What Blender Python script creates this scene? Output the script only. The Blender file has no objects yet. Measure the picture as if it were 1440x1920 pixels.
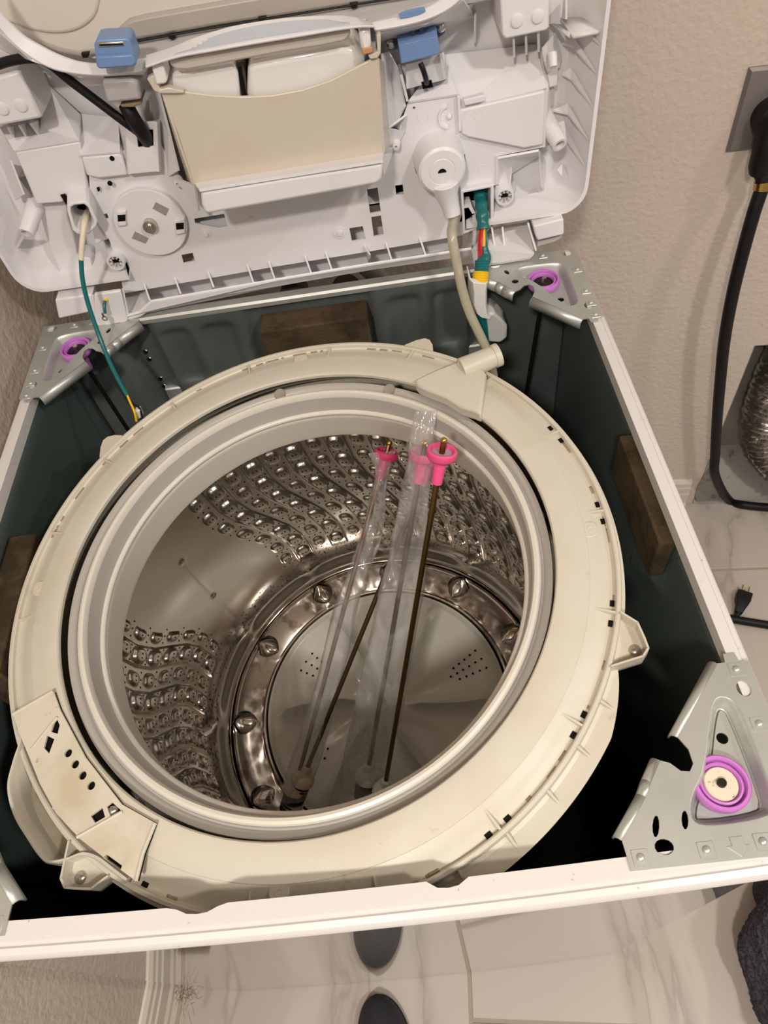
import bpy, bmesh, math, random
import numpy as np
from mathutils import Vector, Matrix
from mathutils.noise import noise as pnoise

C = bpy.context.scene.collection
S = bpy.context.scene
rnd = random.Random(7)
PI = math.pi

# ------------------------------------------------------------------ camera
R_CAM = np.array([[0.99034970, -0.12933093, -0.04980938],
                  [-0.07419458, -0.79831729, 0.59764929],
                  [-0.11705823, -0.58818621, -0.80020894]])   # camera (x right, y down, z forward) -> world
CAM = np.array([0.1058, -0.406, 1.4712])
FPX = 1300.0
cam_d = bpy.data.cameras.new('camera')
cam_o = bpy.data.objects.new('camera', cam_d)
C.objects.link(cam_o)
m3 = Matrix([[R_CAM[i][0], -R_CAM[i][1], -R_CAM[i][2]] for i in range(3)])
cam_o.matrix_world = Matrix.Translation(Vector(CAM)) @ m3.to_4x4()
cam_d.sensor_fit = 'VERTICAL'
cam_d.sensor_height = 36.0
cam_d.lens = FPX / 1920 * 36.0
cam_d.clip_start = 0.02
S.camera = cam_o

# ------------------------------------------------------------------ world, lamps, exposure
w = bpy.data.worlds.new('World'); S.world = w; w.use_nodes = True
bg = w.node_tree.nodes['Background']
bg.inputs[0].default_value = (1.0, 0.965, 0.94, 1); bg.inputs[1].default_value = 0.30
S.view_settings.view_transform = 'Standard'
S.view_settings.look = 'None'
S.view_settings.gamma = 1.0
S.view_settings.exposure = 0.16
S.view_settings.use_curve_mapping = False


def area_lamp(name, loc, target, size, power, col):
    l = bpy.data.lights.new(name, 'AREA'); l.shape = 'DISK'; l.size = size; l.energy = power; l.color = col
    o = bpy.data.objects.new(name, l); C.objects.link(o)
    o.location = loc
    o.rotation_euler = (Vector(target) - Vector(loc)).to_track_quat('-Z', 'Y').to_euler()
    return o


WARM = (1.0, 0.94, 0.87)
area_lamp('ceiling_lamp', (-0.20, -1.35, 2.42), (-0.20, -1.35, 0), 0.16, 25, WARM)
area_lamp('ceiling_lamp', (0.95, -0.95, 2.42), (0.95, -0.95, 0), 0.16, 15, WARM)
area_lamp('ceiling_lamp', (1.90, -0.50, 2.42), (1.90, -0.50, 0), 0.16, 10, WARM)

# ------------------------------------------------------------------ helpers


def ray(px, py):
    return R_CAM @ np.array([px - 720.0, py - 960.0, FPX])


def on_z(px, py, z):
    r = ray(px, py); return CAM + r * ((z - CAM[2]) / r[2])


def on_y(px, py, y):
    r = ray(px, py); return CAM + r * ((y - CAM[1]) / r[1])


def on_x(px, py, x):
    r = ray(px, py); return CAM + r * ((x - CAM[0]) / r[0])


def on_plane(px, py, p0, n):
    r = ray(px, py); return CAM + r * (np.dot(np.array(p0) - CAM, n) / np.dot(r, n))


class MB:
    """collects faces for one mesh"""

    def __init__(s):
        s.v = []; s.f = []; s.m = []

    def add(s, vs, fs, mi=0):
        b = len(s.v)
        s.v += [tuple(float(c) for c in v) for v in vs]
        s.f += [[i + b for i in f] for f in fs]
        s.m += [mi] * len(fs)

    def box(s, a, b, mi=0, M=None):
        x0, y0, z0 = a; x1, y1, z1 = b
        vs = [(x0, y0, z0), (x1, y0, z0), (x1, y1, z0), (x0, y1, z0), (x0, y0, z1), (x1, y0, z1), (x1, y1, z1), (x0, y1, z1)]
        if M is not None: vs = [M @ Vector(v) for v in vs]
        s.add(vs, [[0, 3, 2, 1], [4, 5, 6, 7], [0, 1, 5, 4], [1, 2, 6, 5], [2, 3, 7, 6], [3, 0, 4, 7]], mi)

    def loft(s, rings, closed=True, cap0=True, cap1=True, mi=0):
        n = len(rings[0]); vs = [p for r in rings for p in r]; fs = []
        for i in range(len(rings) - 1):
            for j in range(n if closed else n - 1):
                k = (j + 1) % n
                fs.append([i * n + j, i * n + k, (i + 1) * n + k, (i + 1) * n + j])
        if cap0: fs.append(list(range(n))[::-1])
        if cap1: fs.append([(len(rings) - 1) * n + j for j in range(n)])
        s.add(vs, fs, mi)

    def prism(s, pa, pb, mi=0):
        s.loft([pa, pb], mi=mi)

    def lathe(s, prof, seg=48, M=None, a0=0.0, a1=2 * PI, mi=0, closed_prof=False):
        full = abs(a1 - a0 - 2 * PI) < 1e-6
        n = seg if full else seg + 1
        rings = []
        for i in range(n):
            a = a0 + (a1 - a0) * i / seg
            ring = [Vector((r * math.cos(a), r * math.sin(a), z)) for r, z in prof]
            if M is not None: ring = [M @ p for p in ring]
            rings.append(ring)
        m = len(prof); vs = [p for r in rings for p in r]; fs = []
        for i in range(n if full else n - 1):
            k = (i + 1) % n
            for j in range(m if closed_prof else m - 1):
                l = (j + 1) % m
                fs.append([i * m + j, k * m + j, k * m + l, i * m + l])
        if closed_prof and not full:
            fs.append(list(range(m))); fs.append([(n - 1) * m + j for j in range(m)][::-1])
        s.add(vs, fs, mi)

    def tube(s, pts, r, seg=10, cap=True, mi=0, flat=None, noise=0.0):
        pts = [Vector(p) for p in pts]
        rs = r if isinstance(r, (list, tuple)) else [r] * len(pts)
        t = [(pts[min(i + 1, len(pts) - 1)] - pts[max(i - 1, 0)]).normalized() for i in range(len(pts))]
        ref = Vector((0, 0, 1)) if abs(t[0].z) < .9 else Vector((1, 0, 0))
        nrm = (ref - t[0] * ref.dot(t[0])).normalized()
        rings = []
        for i, p in enumerate(pts):
            nrm = (nrm - t[i] * nrm.dot(t[i])).normalized()
            b = t[i].cross(nrm)
            rings.append([p + (nrm * math.cos(2 * PI * k / seg) + b * math.sin(2 * PI * k / seg)) * rs[i] for k in range(seg)])
        s.loft(rings, cap0=cap, cap1=cap, mi=mi)

    def cyl(s, p0, p1, r0, r1=None, seg=20, mi=0, cap=True):
        s.tube([p0, p1], [r0, r1 if r1 is not None else r0], seg, cap, mi)

    def ball(s, c, r, seg=14, rings=8, M=None, mi=0, half=False):
        rx, ry, rz = r if isinstance(r, (tuple, list)) else (r, r, r)
        vs = []; fs = []
        lo = 0 if half else -PI / 2
        for i in range(rings + 1):
            a = lo + (PI / 2 - lo) * i / rings
            for j in range(seg):
                b = 2 * PI * j / seg
                p = Vector((rx * math.cos(a) * math.cos(b), ry * math.cos(a) * math.sin(b), rz * math.sin(a)))
                if M is not None: p = M @ p
                vs.append(p + Vector(c))
        for i in range(rings):
            for j in range(seg):
                k = (j + 1) % seg
                fs.append([i * seg + j, i * seg + k, (i + 1) * seg + k, (i + 1) * seg + j])
        s.add(vs, fs, mi)

    def build(s, name, mats, parent=None, M=None, smooth=40, bevel=None, bseg=2, solid=None, kind=None, label=None, weld=True, flatz=False):
        me = bpy.data.meshes.new(name)
        me.from_pydata(s.v, [], s.f)
        if not isinstance(mats, (list, tuple)): mats = [mats]
        for m in mats: me.materials.append(m)
        if len(mats) > 1: me.polygons.foreach_set('material_index', s.m)
        if weld:
            bm = bmesh.new(); bm.from_mesh(me)
            bmesh.ops.remove_doubles(bm, verts=bm.verts, dist=1e-5)
            bmesh.ops.recalc_face_normals(bm, faces=bm.faces)
            bm.to_mesh(me); bm.free()
        o = link_mesh(name, me, parent, M, smooth, bevel, bseg, solid, kind, label)
        if flatz:
            for p in me.polygons:
                if abs(p.normal.z) > .995: p.use_smooth = False
        return o


def link_mesh(name, me, parent=None, M=None, smooth=40, bevel=None, bseg=2, solid=None, kind=None, label=None):
    me.update()
    if smooth:
        me.polygons.foreach_set('use_smooth', [True] * len(me.polygons))
        me.set_sharp_from_angle(angle=math.radians(smooth))
    o = bpy.data.objects.new(name, me); C.objects.link(o)
    if parent is not None: o.parent = parent
    if M is not None: o.matrix_local = M
    if solid:
        md = o.modifiers.new('solid', 'SOLIDIFY'); md.thickness = solid[0]; md.offset = solid[1]
    if bevel:
        md = o.modifiers.new('bevel', 'BEVEL'); md.width = bevel; md.segments = bseg; md.limit_method = 'ANGLE'
        md.angle_limit = math.radians(35)
    if kind: o['kind'] = kind
    if label: o['label'] = label
    return o


def fill(outer, holes):
    """triangulated flat fill of an outline with holes -> verts2d, tris"""
    bm = bmesh.new()
    def loop(pts):
        vs = [bm.verts.new((p[0], p[1], 0)) for p in pts]
        return [bm.edges.new((vs[i], vs[(i + 1) % len(vs)])) for i in range(len(vs))]
    ed = loop(outer)
    for h in holes: ed += loop(h)
    bmesh.ops.triangle_fill(bm, use_beauty=True, use_dissolve=False, edges=ed)
    bm.verts.index_update()
    v = [(x.co.x, x.co.y) for x in bm.verts]; f = [[q.index for q in t.verts] for t in bm.faces]
    bm.free()
    return v, f


def holed(mb, outer, holes, fn0, fn1, mi=0, mi_side=None):
    """plate with real holes; fn0/fn1 map 2d -> 3d for its two faces"""
    v, f = fill(outer, holes)
    mb.add([fn0(p) for p in v], f, mi); mb.add([fn1(p) for p in v], [t[::-1] for t in f], mi)
    for lp in [outer] + list(holes):
        n = len(lp)
        mb.add([fn0(p) for p in lp] + [fn1(p) for p in lp], [[i, (i + 1) % n, n + (i + 1) % n, n + i] for i in range(n)], mi if mi_side is None else mi_side)


def circ(cx, cy, r, n=16, ry=None, a=0.0):
    ry = r if ry is None else ry
    out = []
    for i in range(n):
        t = 2 * PI * i / n
        x, y = r * math.cos(t), ry * math.sin(t)
        out.append((cx + x * math.cos(a) - y * math.sin(a), cy + x * math.sin(a) + y * math.cos(a)))
    return out


def rrect(x0, y0, x1, y1, r, n=5):
    out = []
    for (cx, cy, a) in ((x1 - r, y1 - r, 0), (x0 + r, y1 - r, PI / 2), (x0 + r, y0 + r, PI), (x1 - r, y0 + r, 1.5 * PI)):
        for i in range(n + 1):
            t = a + PI / 2 * i / n
            out.append((cx + r * math.cos(t), cy + r * math.sin(t)))
    return out


def spline(pts, n=8):
    """Catmull-Rom through points"""
    P = [np.array(p, float) for p in pts]
    P = [2 * P[0] - P[1]] + P + [2 * P[-1] - P[-2]]
    out = []
    for i in range(1, len(P) - 2):
        for k in range(n):
            t = k / n
            a, b, c, d = P[i - 1], P[i], P[i + 1], P[i + 2]
            out.append(.5 * ((2 * b) + (c - a) * t + (2 * a - 5 * b + 4 * c - d) * t * t + (3 * b - a - 3 * c + d) * t ** 3))
    out.append(P[-2])
    return out


def thing(name, label, cat, loc=(0, 0, 0), group=None):
    o = bpy.data.objects.new(name, None); C.objects.link(o)
    o.empty_display_size = .05; o.location = loc
    tag(o, label, cat, group)
    return o


def tag(o, label, cat, group=None):
    o['label'] = label; o['category'] = cat
    if group: o['group'] = group
    return o


def base_at(parts_parent):
    return parts_parent


# ------------------------------------------------------------------ materials


def s2l(c):
    return tuple(((x / 255) / 12.92 if x / 255 <= .04045 else ((x / 255 + .055) / 1.055) ** 2.4) for x in c) + (1,)


def mat(name, rgb, rough=.5, metal=0.0, spec=.5, bump=None, var=None, coat=0, trans=0, sss=None, aniso=None):
    """rgb in sRGB 0-255; bump=(scale,strength,detail); var=(scale, rgb2, lo, hi) noise tint"""
    m = bpy.data.materials.new(name); m.use_nodes = True
    nt = m.node_tree; b = nt.nodes['Principled BSDF']
    b.inputs['Base Color'].default_value = s2l(rgb); b.inputs['Roughness'].default_value = rough
    b.inputs['Metallic'].default_value = metal; b.inputs['Specular IOR Level'].default_value = spec
    b.inputs['Coat Weight'].default_value = coat
    b.inputs['Transmission Weight'].default_value = trans
    tc = None
    if bump or var:
        tc = nt.nodes.new('ShaderNodeTexCoord')
    if var:
        vs = var if isinstance(var, list) else [var]
        prev = None
        for (sc, c2, lo, hi) in vs:
            n = nt.nodes.new('ShaderNodeTexNoise'); n.inputs['Scale'].default_value = sc; n.inputs['Detail'].default_value = 6
            n.inputs['Roughness'].default_value = .62
            nt.links.new(tc.outputs['Object'], n.inputs['Vector'])
            r = nt.nodes.new('ShaderNodeMapRange'); r.inputs[1].default_value = lo; r.inputs[2].default_value = hi
            nt.links.new(n.outputs['Fac'], r.inputs[0])
            mx = nt.nodes.new('ShaderNodeMix'); mx.data_type = 'RGBA'
            nt.links.new(r.outputs[0], mx.inputs[0])
            if prev is None: mx.inputs[6].default_value = s2l(rgb)
            else: nt.links.new(prev, mx.inputs[6])
            mx.inputs[7].default_value = s2l(c2)
            prev = mx.outputs[2]
        nt.links.new(prev, b.inputs['Base Color'])
    if bump:
        n = nt.nodes.new('ShaderNodeTexNoise'); n.inputs['Scale'].default_value = bump[0]; n.inputs['Detail'].default_value = bump[2] if len(bump) > 2 else 3
        nt.links.new(tc.outputs['Object'], n.inputs['Vector'])
        bp = nt.nodes.new('ShaderNodeBump'); bp.inputs['Strength'].default_value = bump[1]; bp.inputs['Distance'].default_value = .002
        nt.links.new(n.outputs['Fac'], bp.inputs['Height']); nt.links.new(bp.outputs[0], b.inputs['Normal'])
    return m


M_ENAMEL = mat('white_enamel', (217, 213, 210), .28, coat=.3, var=[(150, (186, 160, 130), .665, .72)])
M_PANEL = mat('front_enamel', (128, 125, 122), .05, coat=.6)
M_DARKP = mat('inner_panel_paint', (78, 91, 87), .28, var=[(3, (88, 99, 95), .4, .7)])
M_GALV = mat('galvanised_steel', (198, 199, 193), .40, .58, var=[(14, (186, 189, 184), .4, .65)])
M_GALVD = mat('back_panel_steel', (116, 121, 118), .36, .4, var=[(9, (98, 105, 104), .4, .65)])
M_CREAM = mat('cream_plastic', (203, 197, 182), .42, var=[(9, (197, 189, 170), .45, .65), (45, (160, 142, 112), .67, .80)])
M_CREAMD = mat('cream_plastic_dirty', (206, 199, 182), .5, var=[(14, (190, 178, 152), .45, .66), (90, (120, 96, 66), .66, .76)])
M_RING = mat('grey_ring_plastic', (174, 169, 161), .36)
M_RINGW = mat('pale_ring_plastic', (214, 208, 196), .3)
M_STEEL = mat('drum_steel', (208, 202, 194), .19, 1.0)
M_STEELB = mat('drum_base_steel', (206, 200, 194), .09, 1.0, var=[(30, (150, 138, 124), .5, .62)])
M_DARK = mat('hollow_shade', (8, 8, 9), .8, spec=.1)  # near-black paint for the shade inside hollows
M_HOLE = mat('hole_shade', (20, 18, 16), .7, spec=.1)  # dark colour painted for the shade inside holes and slots
M_PULS = mat('pulsator_plastic', (204, 201, 190), .2)
M_FOAM = mat('brown_foam', (84, 70, 52), .9, spec=.1, bump=(300, .5), var=[(18, (60, 50, 38), .45, .6)])
M_PURPLE = mat('lilac_plastic', (196, 120, 200), .45)
M_PINK = mat('pink_plastic', (232, 84, 138), .4)
M_ROD = mat('brass_toned_rod', (128, 104, 58), .33, 1.0)
M_RODD = mat('dark_steel_rod', (60, 58, 54), .4, .9)
M_WPL = mat('white_plastic', (226, 224, 220), .35)
M_SPRING = mat('spring_steel', (44, 38, 38), .45, .8)
M_LID = mat('lid_plastic', (229, 226, 228), .36, var=[(8, (224, 220, 218), .45, .65), (70, (190, 170, 140), .74, .82)])
M_DOOR = mat('door_plastic', (216, 208, 196), .35)
M_DISP = mat('dispenser_plastic', (204, 194, 178), .3, var=[(5, (200, 182, 160), .4, .7), (70, (150, 110, 60), .74, .80)])
M_DISPW = mat('dispenser_white', (232, 228, 224), .14, coat=.5, var=[(25, (206, 176, 130), .66, .74)])
M_WINDOW = mat('grey_window', (190, 194, 204), .15, coat=.4)
M_BLUE = mat('blue_plastic', (112, 142, 186), .35)
M_NAVY = mat('navy_plastic', (58, 72, 100), .4)
M_GREYP = mat('grey_latch_plastic', (178, 174, 172), .45)
M_BLACK = mat('black_rubber', (17, 17, 18), .5, spec=.3)
M_TEAL = mat('teal_tape', (20, 104, 104), .32)
M_YELLOW = mat('yellow_tape', (240, 190, 20), .38)
M_RED = mat('red_wire', (200, 36, 40), .4)
M_TAPE = mat('cream_tape', (226, 214, 190), .45)
M_CHROME = mat('screw_steel', (196, 192, 184), .25, 1.0)
M_BRASS = mat('brass_band', (204, 164, 90), .25, 1.0)
M_WALL = mat('wall_paint', (209, 194, 180), .75, spec=.25, bump=(105, 1.0, 4), var=[(3, (203, 188, 174), .4, .7)])
M_BASE = mat('baseboard_paint', (214, 204, 190), .4)
M_GROUT = mat('grout', (168, 156, 140), .9, spec=.1, bump=(200, .3))
M_OUTLET = mat('outlet_steel', (140, 132, 128), .45, .5)
M_FOIL = mat('foil', (206, 202, 196), .22, 1.0, bump=(90, .9, 5))
M_DUCTBOX = mat('vent_box_metal', (156, 150, 143), .45, .5, var=[(26, (110, 102, 94), .58, .70)])
M_TOWEL = mat('charcoal_terry', (82, 80, 86), .98, spec=.03, bump=(330, .8, 3), var=[(240, (56, 55, 60), .42, .6)])
M_SHOE = mat('shoe_rubber', (30, 30, 35), .55, bump=(300, .2))
M_CARD = mat('cardboard', (168, 132, 96), .85, spec=.1)
M_LINT = mat('lint', (128, 106, 80), .95, spec=.05)
M_CEIL = mat('ceiling_paint', (226, 216, 202), .8)


def tile_mat():
    m = bpy.data.materials.new('marble_tile'); m.use_nodes = True
    nt = m.node_tree; b = nt.nodes['Principled BSDF']
    b.inputs['Roughness'].default_value = .34
    tc = nt.nodes.new('ShaderNodeTexCoord'); mp = nt.nodes.new('ShaderNodeMapping')
    mp.inputs['Rotation'].default_value = (0, 0, math.radians(33)); mp.inputs['Scale'].default_value = (1.0, .28, 1)
    nt.links.new(tc.outputs['Object'], mp.inputs['Vector'])
    n = nt.nodes.new('ShaderNodeTexNoise'); n.inputs['Scale'].default_value = 3.4; n.inputs['Detail'].default_value = 5
    n.inputs['Roughness'].default_value = .55; n.inputs['Distortion'].default_value = .5
    nt.links.new(mp.outputs[0], n.inputs['Vector'])
    rp = nt.nodes.new('ShaderNodeValToRGB'); cr = rp.color_ramp
    cr.elements[0].position = .30; cr.elements[0].color = s2l((191, 181, 171))
    cr.elements[1].position = .72; cr.elements[1].color = s2l((191, 180, 169))
    for p, c in ((.46, (192, 182, 172)), (.515, (177, 167, 157)), (.524, (163, 153, 143)), (.535, (183, 173, 163)), (.58, (193, 183, 173))):
        e = cr.elements.new(p); e.color = s2l(c)
    nt.links.new(n.outputs['Fac'], rp.inputs[0]); nt.links.new(rp.outputs[0], b.inputs['Base Color'])
    return m


M_TILE = tile_mat()


def film_mat(name, tint, haze):
    """thin clear plastic film: see-through, glossy at grazing angles, milky where it is creased"""
    m = bpy.data.materials.new(name); m.use_nodes = True
    nt = m.node_tree; nt.nodes.clear()
    out = nt.nodes.new('ShaderNodeOutputMaterial')
    tr = nt.nodes.new('ShaderNodeBsdfTransparent'); tr.inputs[0].default_value = tint
    gl = nt.nodes.new('ShaderNodeBsdfGlossy'); gl.inputs['Roughness'].default_value = .11
    df = nt.nodes.new('ShaderNodeBsdfTranslucent'); df.inputs[0].default_value = (.82, .80, .78, 1)
    dd = nt.nodes.new('ShaderNodeBsdfDiffuse'); dd.inputs[0].default_value = (.82, .80, .78, 1)
    lw = nt.nodes.new('ShaderNodeLayerWeight'); lw.inputs[0].default_value = .30
    fr = nt.nodes.new('ShaderNodeMapRange'); fr.inputs[1].default_value = 0; fr.inputs[2].default_value = 1; fr.inputs[3].default_value = .035; fr.inputs[4].default_value = .65
    nt.links.new(lw.outputs['Facing'], fr.inputs[0])
    tcn = nt.nodes.new('ShaderNodeTexCoord'); mp = nt.nodes.new('ShaderNodeMapping'); mp.inputs['Scale'].default_value = (1, .45, .45)
    nt.links.new(tcn.outputs['Object'], mp.inputs['Vector'])
    nz = nt.nodes.new('ShaderNodeTexNoise'); nz.inputs['Scale'].default_value = 34; nz.inputs['Detail'].default_value = 2; nz.inputs['Distortion'].default_value = 1.2
    nt.links.new(mp.outputs[0], nz.inputs['Vector'])
    bp = nt.nodes.new('ShaderNodeBump'); bp.inputs['Strength'].default_value = .55; bp.inputs['Distance'].default_value = .006
    nt.links.new(nz.outputs['Fac'], bp.inputs['Height'])
    nt.links.new(bp.outputs[0], gl.inputs['Normal']); nt.links.new(bp.outputs[0], lw.inputs['Normal'])
    hr = nt.nodes.new('ShaderNodeMapRange'); hr.inputs[1].default_value = .35; hr.inputs[2].default_value = .7; hr.inputs[3].default_value = haze * .55; hr.inputs[4].default_value = haze * 1.7
    nt.links.new(nz.outputs['Fac'], hr.inputs[0])
    a0 = nt.nodes.new('ShaderNodeMixShader'); a0.inputs[0].default_value = .5
    nt.links.new(df.outputs[0], a0.inputs[1]); nt.links.new(dd.outputs[0], a0.inputs[2])
    a = nt.nodes.new('ShaderNodeMixShader'); nt.links.new(hr.outputs[0], a.inputs[0])
    nt.links.new(tr.outputs[0], a.inputs[1]); nt.links.new(a0.outputs[0], a.inputs[2])
    c = nt.nodes.new('ShaderNodeMixShader')
    nt.links.new(fr.outputs[0], c.inputs[0]); nt.links.new(a.outputs[0], c.inputs[1]); nt.links.new(gl.outputs[0], c.inputs[2])
    nt.links.new(c.outputs[0], out.inputs[0])
    return m


M_FILM = film_mat('clear_film', (.98, .98, .98, 1), .26)
M_TUBE = mat('clear_tube', (222, 214, 190), .22, trans=.55)

# ------------------------------------------------------------------ the room (turned 6 degrees to the washer)
RA = math.radians(-6)
RM = Matrix.Rotation(RA, 4, 'Z')
XR = np.array([math.cos(RA), math.sin(RA), 0]); YR = np.array([-math.sin(RA), math.cos(RA), 0])
WB, WL = .676, -.425             # back wall and left wall in room coordinates


def wall_pt(px, py, y=WB):
    p = on_plane(px, py, YR * y, YR); return float(p @ XR), float(p[2])


def structure(o):
    o['kind'] = 'structure'; return o


floor = bpy.data.objects.new('floor', None); C.objects.link(floor); floor.matrix_world = RM; structure(floor)
mb = MB(); mb.box((-.6, -2.2, -.03), (2.2, .80, -.0025)); mb.build('grout', M_GROUT, floor)
TX, TY, GAP = .5185, .871, .0030
for k in range(-2, 5):
    x0 = .1235 + k * TX
    for r in range(-3, 3):
        y0 = .479 + (r - 1) * TY + (.0 if k >= 0 else TY * .5)
        xa, xb = max(x0 + GAP, -.6), min(x0 + TX - GAP, 2.2)
        ya, yb = max(y0 + GAP, -2.2), min(y0 + TY - GAP, .80)
        if xb - xa < .03 or yb - ya < .03: continue
        mb = MB(); mb.box((xa, ya, -.012), (xb, yb, 0)); mb.build('tile', M_TILE, floor, bevel=.0012, bseg=1)

# back wall with the dryer vent opening cut through it
vx0, vx1, vz1 = .722, 1.02, .506
for lo, hi in (((WL - .1, WB, 0), (vx0, WB + .10, 2.45)), ((vx1, WB, 0), (2.2, WB + .10, 2.45)), ((vx0, WB, vz1), (vx1, WB + .10, 2.45))):
    mb = MB(); mb.box(lo, hi); structure(mb.build('wall_back', M_WALL, M=RM, smooth=None, weld=False))
mb = MB(); mb.box((WL - .1, -2.2, 0), (WL, WB, 2.45)); structure(mb.build('wall_left', M_WALL, M=RM, smooth=None))
mb = MB(); mb.box((WL - .1, -2.2, 2.45), (2.2, WB + .1, 2.50)); structure(mb.build('ceiling', M_CEIL, M=RM, smooth=None))
# baseboards
prof = [(0, 0), (.0175, 0), (.0175, .012), (.014, .020), (.014, .052), (.0115, .056), (.0115, .072), (.009, .076), (.009, .088), (.004, .096), (0, .097)]
mb = MB()
mb.loft([[(WL + a, y, z) for a, z in prof] for y in (-2.2, WB)])
structure(mb.build('baseboard_left', M_BASE, M=RM, smooth=20))
mb = MB()
mb.loft([[(x, WB - a, z) for a, z in prof] for x in (WL + .02, .700)])
structure(mb.build('baseboard_back', M_BASE, M=RM, smooth=20))

# ------------------------------------------------------------------ washing machine
RIM = .95
HX = .343                        # half width
YF, YB = -.338, .350             # front skin and back skin
washer = thing('washing_machine', 'white top-loading washing machine opened up, its round drum and steel corner brackets showing', 'washing machine')


def xsec_sweep(mb, sec, a, b, axis, n=1, fn=None, mi=0):
    rings = []
    for i in range(n + 1):
        t = a + (b - a) * i / n
        rings.append([fn(p, t) for p in sec])
    mb.loft(rings, mi=mi)


# side panels: white outside and on the folded rim, dark paint inside
for s in (1, -1):
    mb = MB()
    sec = [(HX, .012), (HX, RIM - .008), (HX - .0012, RIM - .0042), (HX - .0030, RIM - .0028), (HX - .0062, RIM - .0028), (HX - .0068, RIM - .0036),
           (HX - .0080, RIM), (HX - .0175, RIM), (HX - .0175, RIM - .014), (HX - .0163, RIM - .014), (HX - .0163, RIM - .0014), (HX - .0015, RIM - .012), (HX - .0015, .012)]
    mb.loft([[(s * x, y, z) for x, z in sec] for y in (YF + .0105, YB - .004)])
    mb.build('side_panel', M_ENAMEL, washer, smooth=30)
    # inner face, softly pressed
    N1, N2 = 60, 50
    vs = []; fs = []
    for i in range(N1 + 1):
        for j in range(N2 + 1):
            y = YF + .014 + (YB - YF - .024) * i / N1; z = .02 + (RIM - .04) * j / N2
            d = .0105
            # long curved stiffening rib
            q = abs((y - .02) * .9 + .55 * (z - .62) ** 2 * 3 - .02)
            d += .011 * math.exp(-(q / .014) ** 2) * (1 if z < .86 else 0)
            vs.append((s * (HX - d), y, z))
    for i in range(N1):
        for j in range(N2):
            a = i * (N2 + 1) + j
            fs.append([a, a + 1, a + N2 + 2, a + N2 + 1])
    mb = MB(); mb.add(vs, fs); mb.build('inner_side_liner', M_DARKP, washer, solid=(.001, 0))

# front panel: bowed, glossy outside, rolled white rim with two finger notches
NF = 96
def bow(x): return -.0075 * (1 - (x / HX) ** 2)
def notch(x):
    d = 0
    for c, hw in ((-.0785, .0150), (.0925, .0130)):
        t = abs(x - c) / hw
        if t < 1: d = max(d, .0052 * math.sqrt(1 - t * t))
    return d
secr = [(.0170, -.012), (.0170, 0), (.0050, 0), (.0035, -.0028), (.0020, -.0028), (.0005, -.001), (-.0035, -.002), (-.0060, -.0055), (-.0062, -.010), (-.0035, -.0135), (0, -.014), (.0025, -.012)]
rings = []
for i in range(NF + 1):
    x = -HX + 2 * HX * i / NF
    rings.append([(x, YF + bow(x) + a - (notch(x) if a > .016 else 0), RIM + b) for a, b in secr])
mb = MB(); mb.loft(rings); mb.build('front_rim', M_ENAMEL, washer, smooth=35)
rings = []
for i in range(49):
    x = -HX + 2 * HX * i / 48
    y = YF + bow(x)
    rings.append([(x, y + .0105, .004), (x, y + .0105, RIM - .0105), (x, y + .0125, RIM - .0105), (x, y + .0125, .004)])
mb = MB(); mb.loft(rings); mb.build('front_panel', M_PANEL, washer, smooth=30)
rings = []
for i in range(49):
    x = -HX + .004 + (2 * HX - .008) * i / 48; y = YF + bow(x)
    rings.append([(x, y + .0126, .03), (x, y + .0126, RIM - .02), (x, y + .0136, RIM - .02), (x, y + .0136, .03)])
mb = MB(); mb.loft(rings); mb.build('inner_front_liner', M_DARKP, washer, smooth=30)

# back panel with pressed pockets
N1, N2 = 170, 150
X = np.linspace(-HX + .002, HX - .002, N1 + 1); Z = np.linspace(.30, RIM - .004, N2 + 1)
GX, GZ = np.meshgrid(X, Z, indexing='ij')
D = np.zeros_like(GX)
def pocket(x0, z0, x1, z1, dep, r=.018, sgn=1):
    cx, cz, hx, hz = (x0 + x1) / 2, (z0 + z1) / 2, abs(x1 - x0) / 2, abs(z1 - z0) / 2
    qx = np.abs(GX - cx) - hx + r; qz = np.abs(GZ - cz) - hz + r
    sd = np.hypot(np.maximum(qx, 0), np.maximum(qz, 0)) + np.minimum(np.maximum(qx, qz), 0) - r
    return dep * (1 / (1 + np.exp(np.clip(sd / .0022, -40, 40))))
for sx in (1, -1):
    D += pocket(sx * .080, .80, sx * .205, 1.2, .010)
    D -= pocket(sx * .102, .838, sx * .142, .925, .007, .010)
    D -= pocket(sx * .160, .838, sx * .195, .925, .007, .010)
    D += pocket(sx * .080, .742, sx * .215, .782, .009)
    D += pocket(sx * .232, .55, sx * .262, 1.2, -.006, .006)
D += pocket(-.06, .55, .06, .86, .006)
vs = np.stack([GX, YB - .002 - .004 - D, GZ], -1).reshape(-1, 3)
idx = np.arange((N1 + 1) * (N2 + 1)).reshape(N1 + 1, N2 + 1)
fs = np.stack([idx[:-1, :-1], idx[1:, :-1], idx[1:, 1:], idx[:-1, 1:]], -1).reshape(-1, 4)
mb = MB(); mb.add(vs.tolist(), fs.tolist()); mb.build('back_panel', M_GALVD, washer, solid=(.001, 1), weld=False)
mb = MB(); mb.box((-HX + .002, YB - .004, .012), (HX - .002, YB - .001, .32)); mb.build('lower_back_panel', M_GALVD, washer, smooth=None)
for x, y in ((273, 660), (280, 674), (301, 710), (308, 724), (905, 700), (915, 725)):
    p = on_y(x, y, YB - .007); mb = MB(); mb.lathe([(0, .0022), (.0030, .0018), (.0042, 0)], 12, Matrix.Translation((p[0], YB - .0058, p[2])) @ Matrix.Rotation(PI / 2, 4, 'X')); mb.build('panel_screw', M_CHROME, washer)
zl = float(on_y(868, 649, YB - .012)[2])
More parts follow.
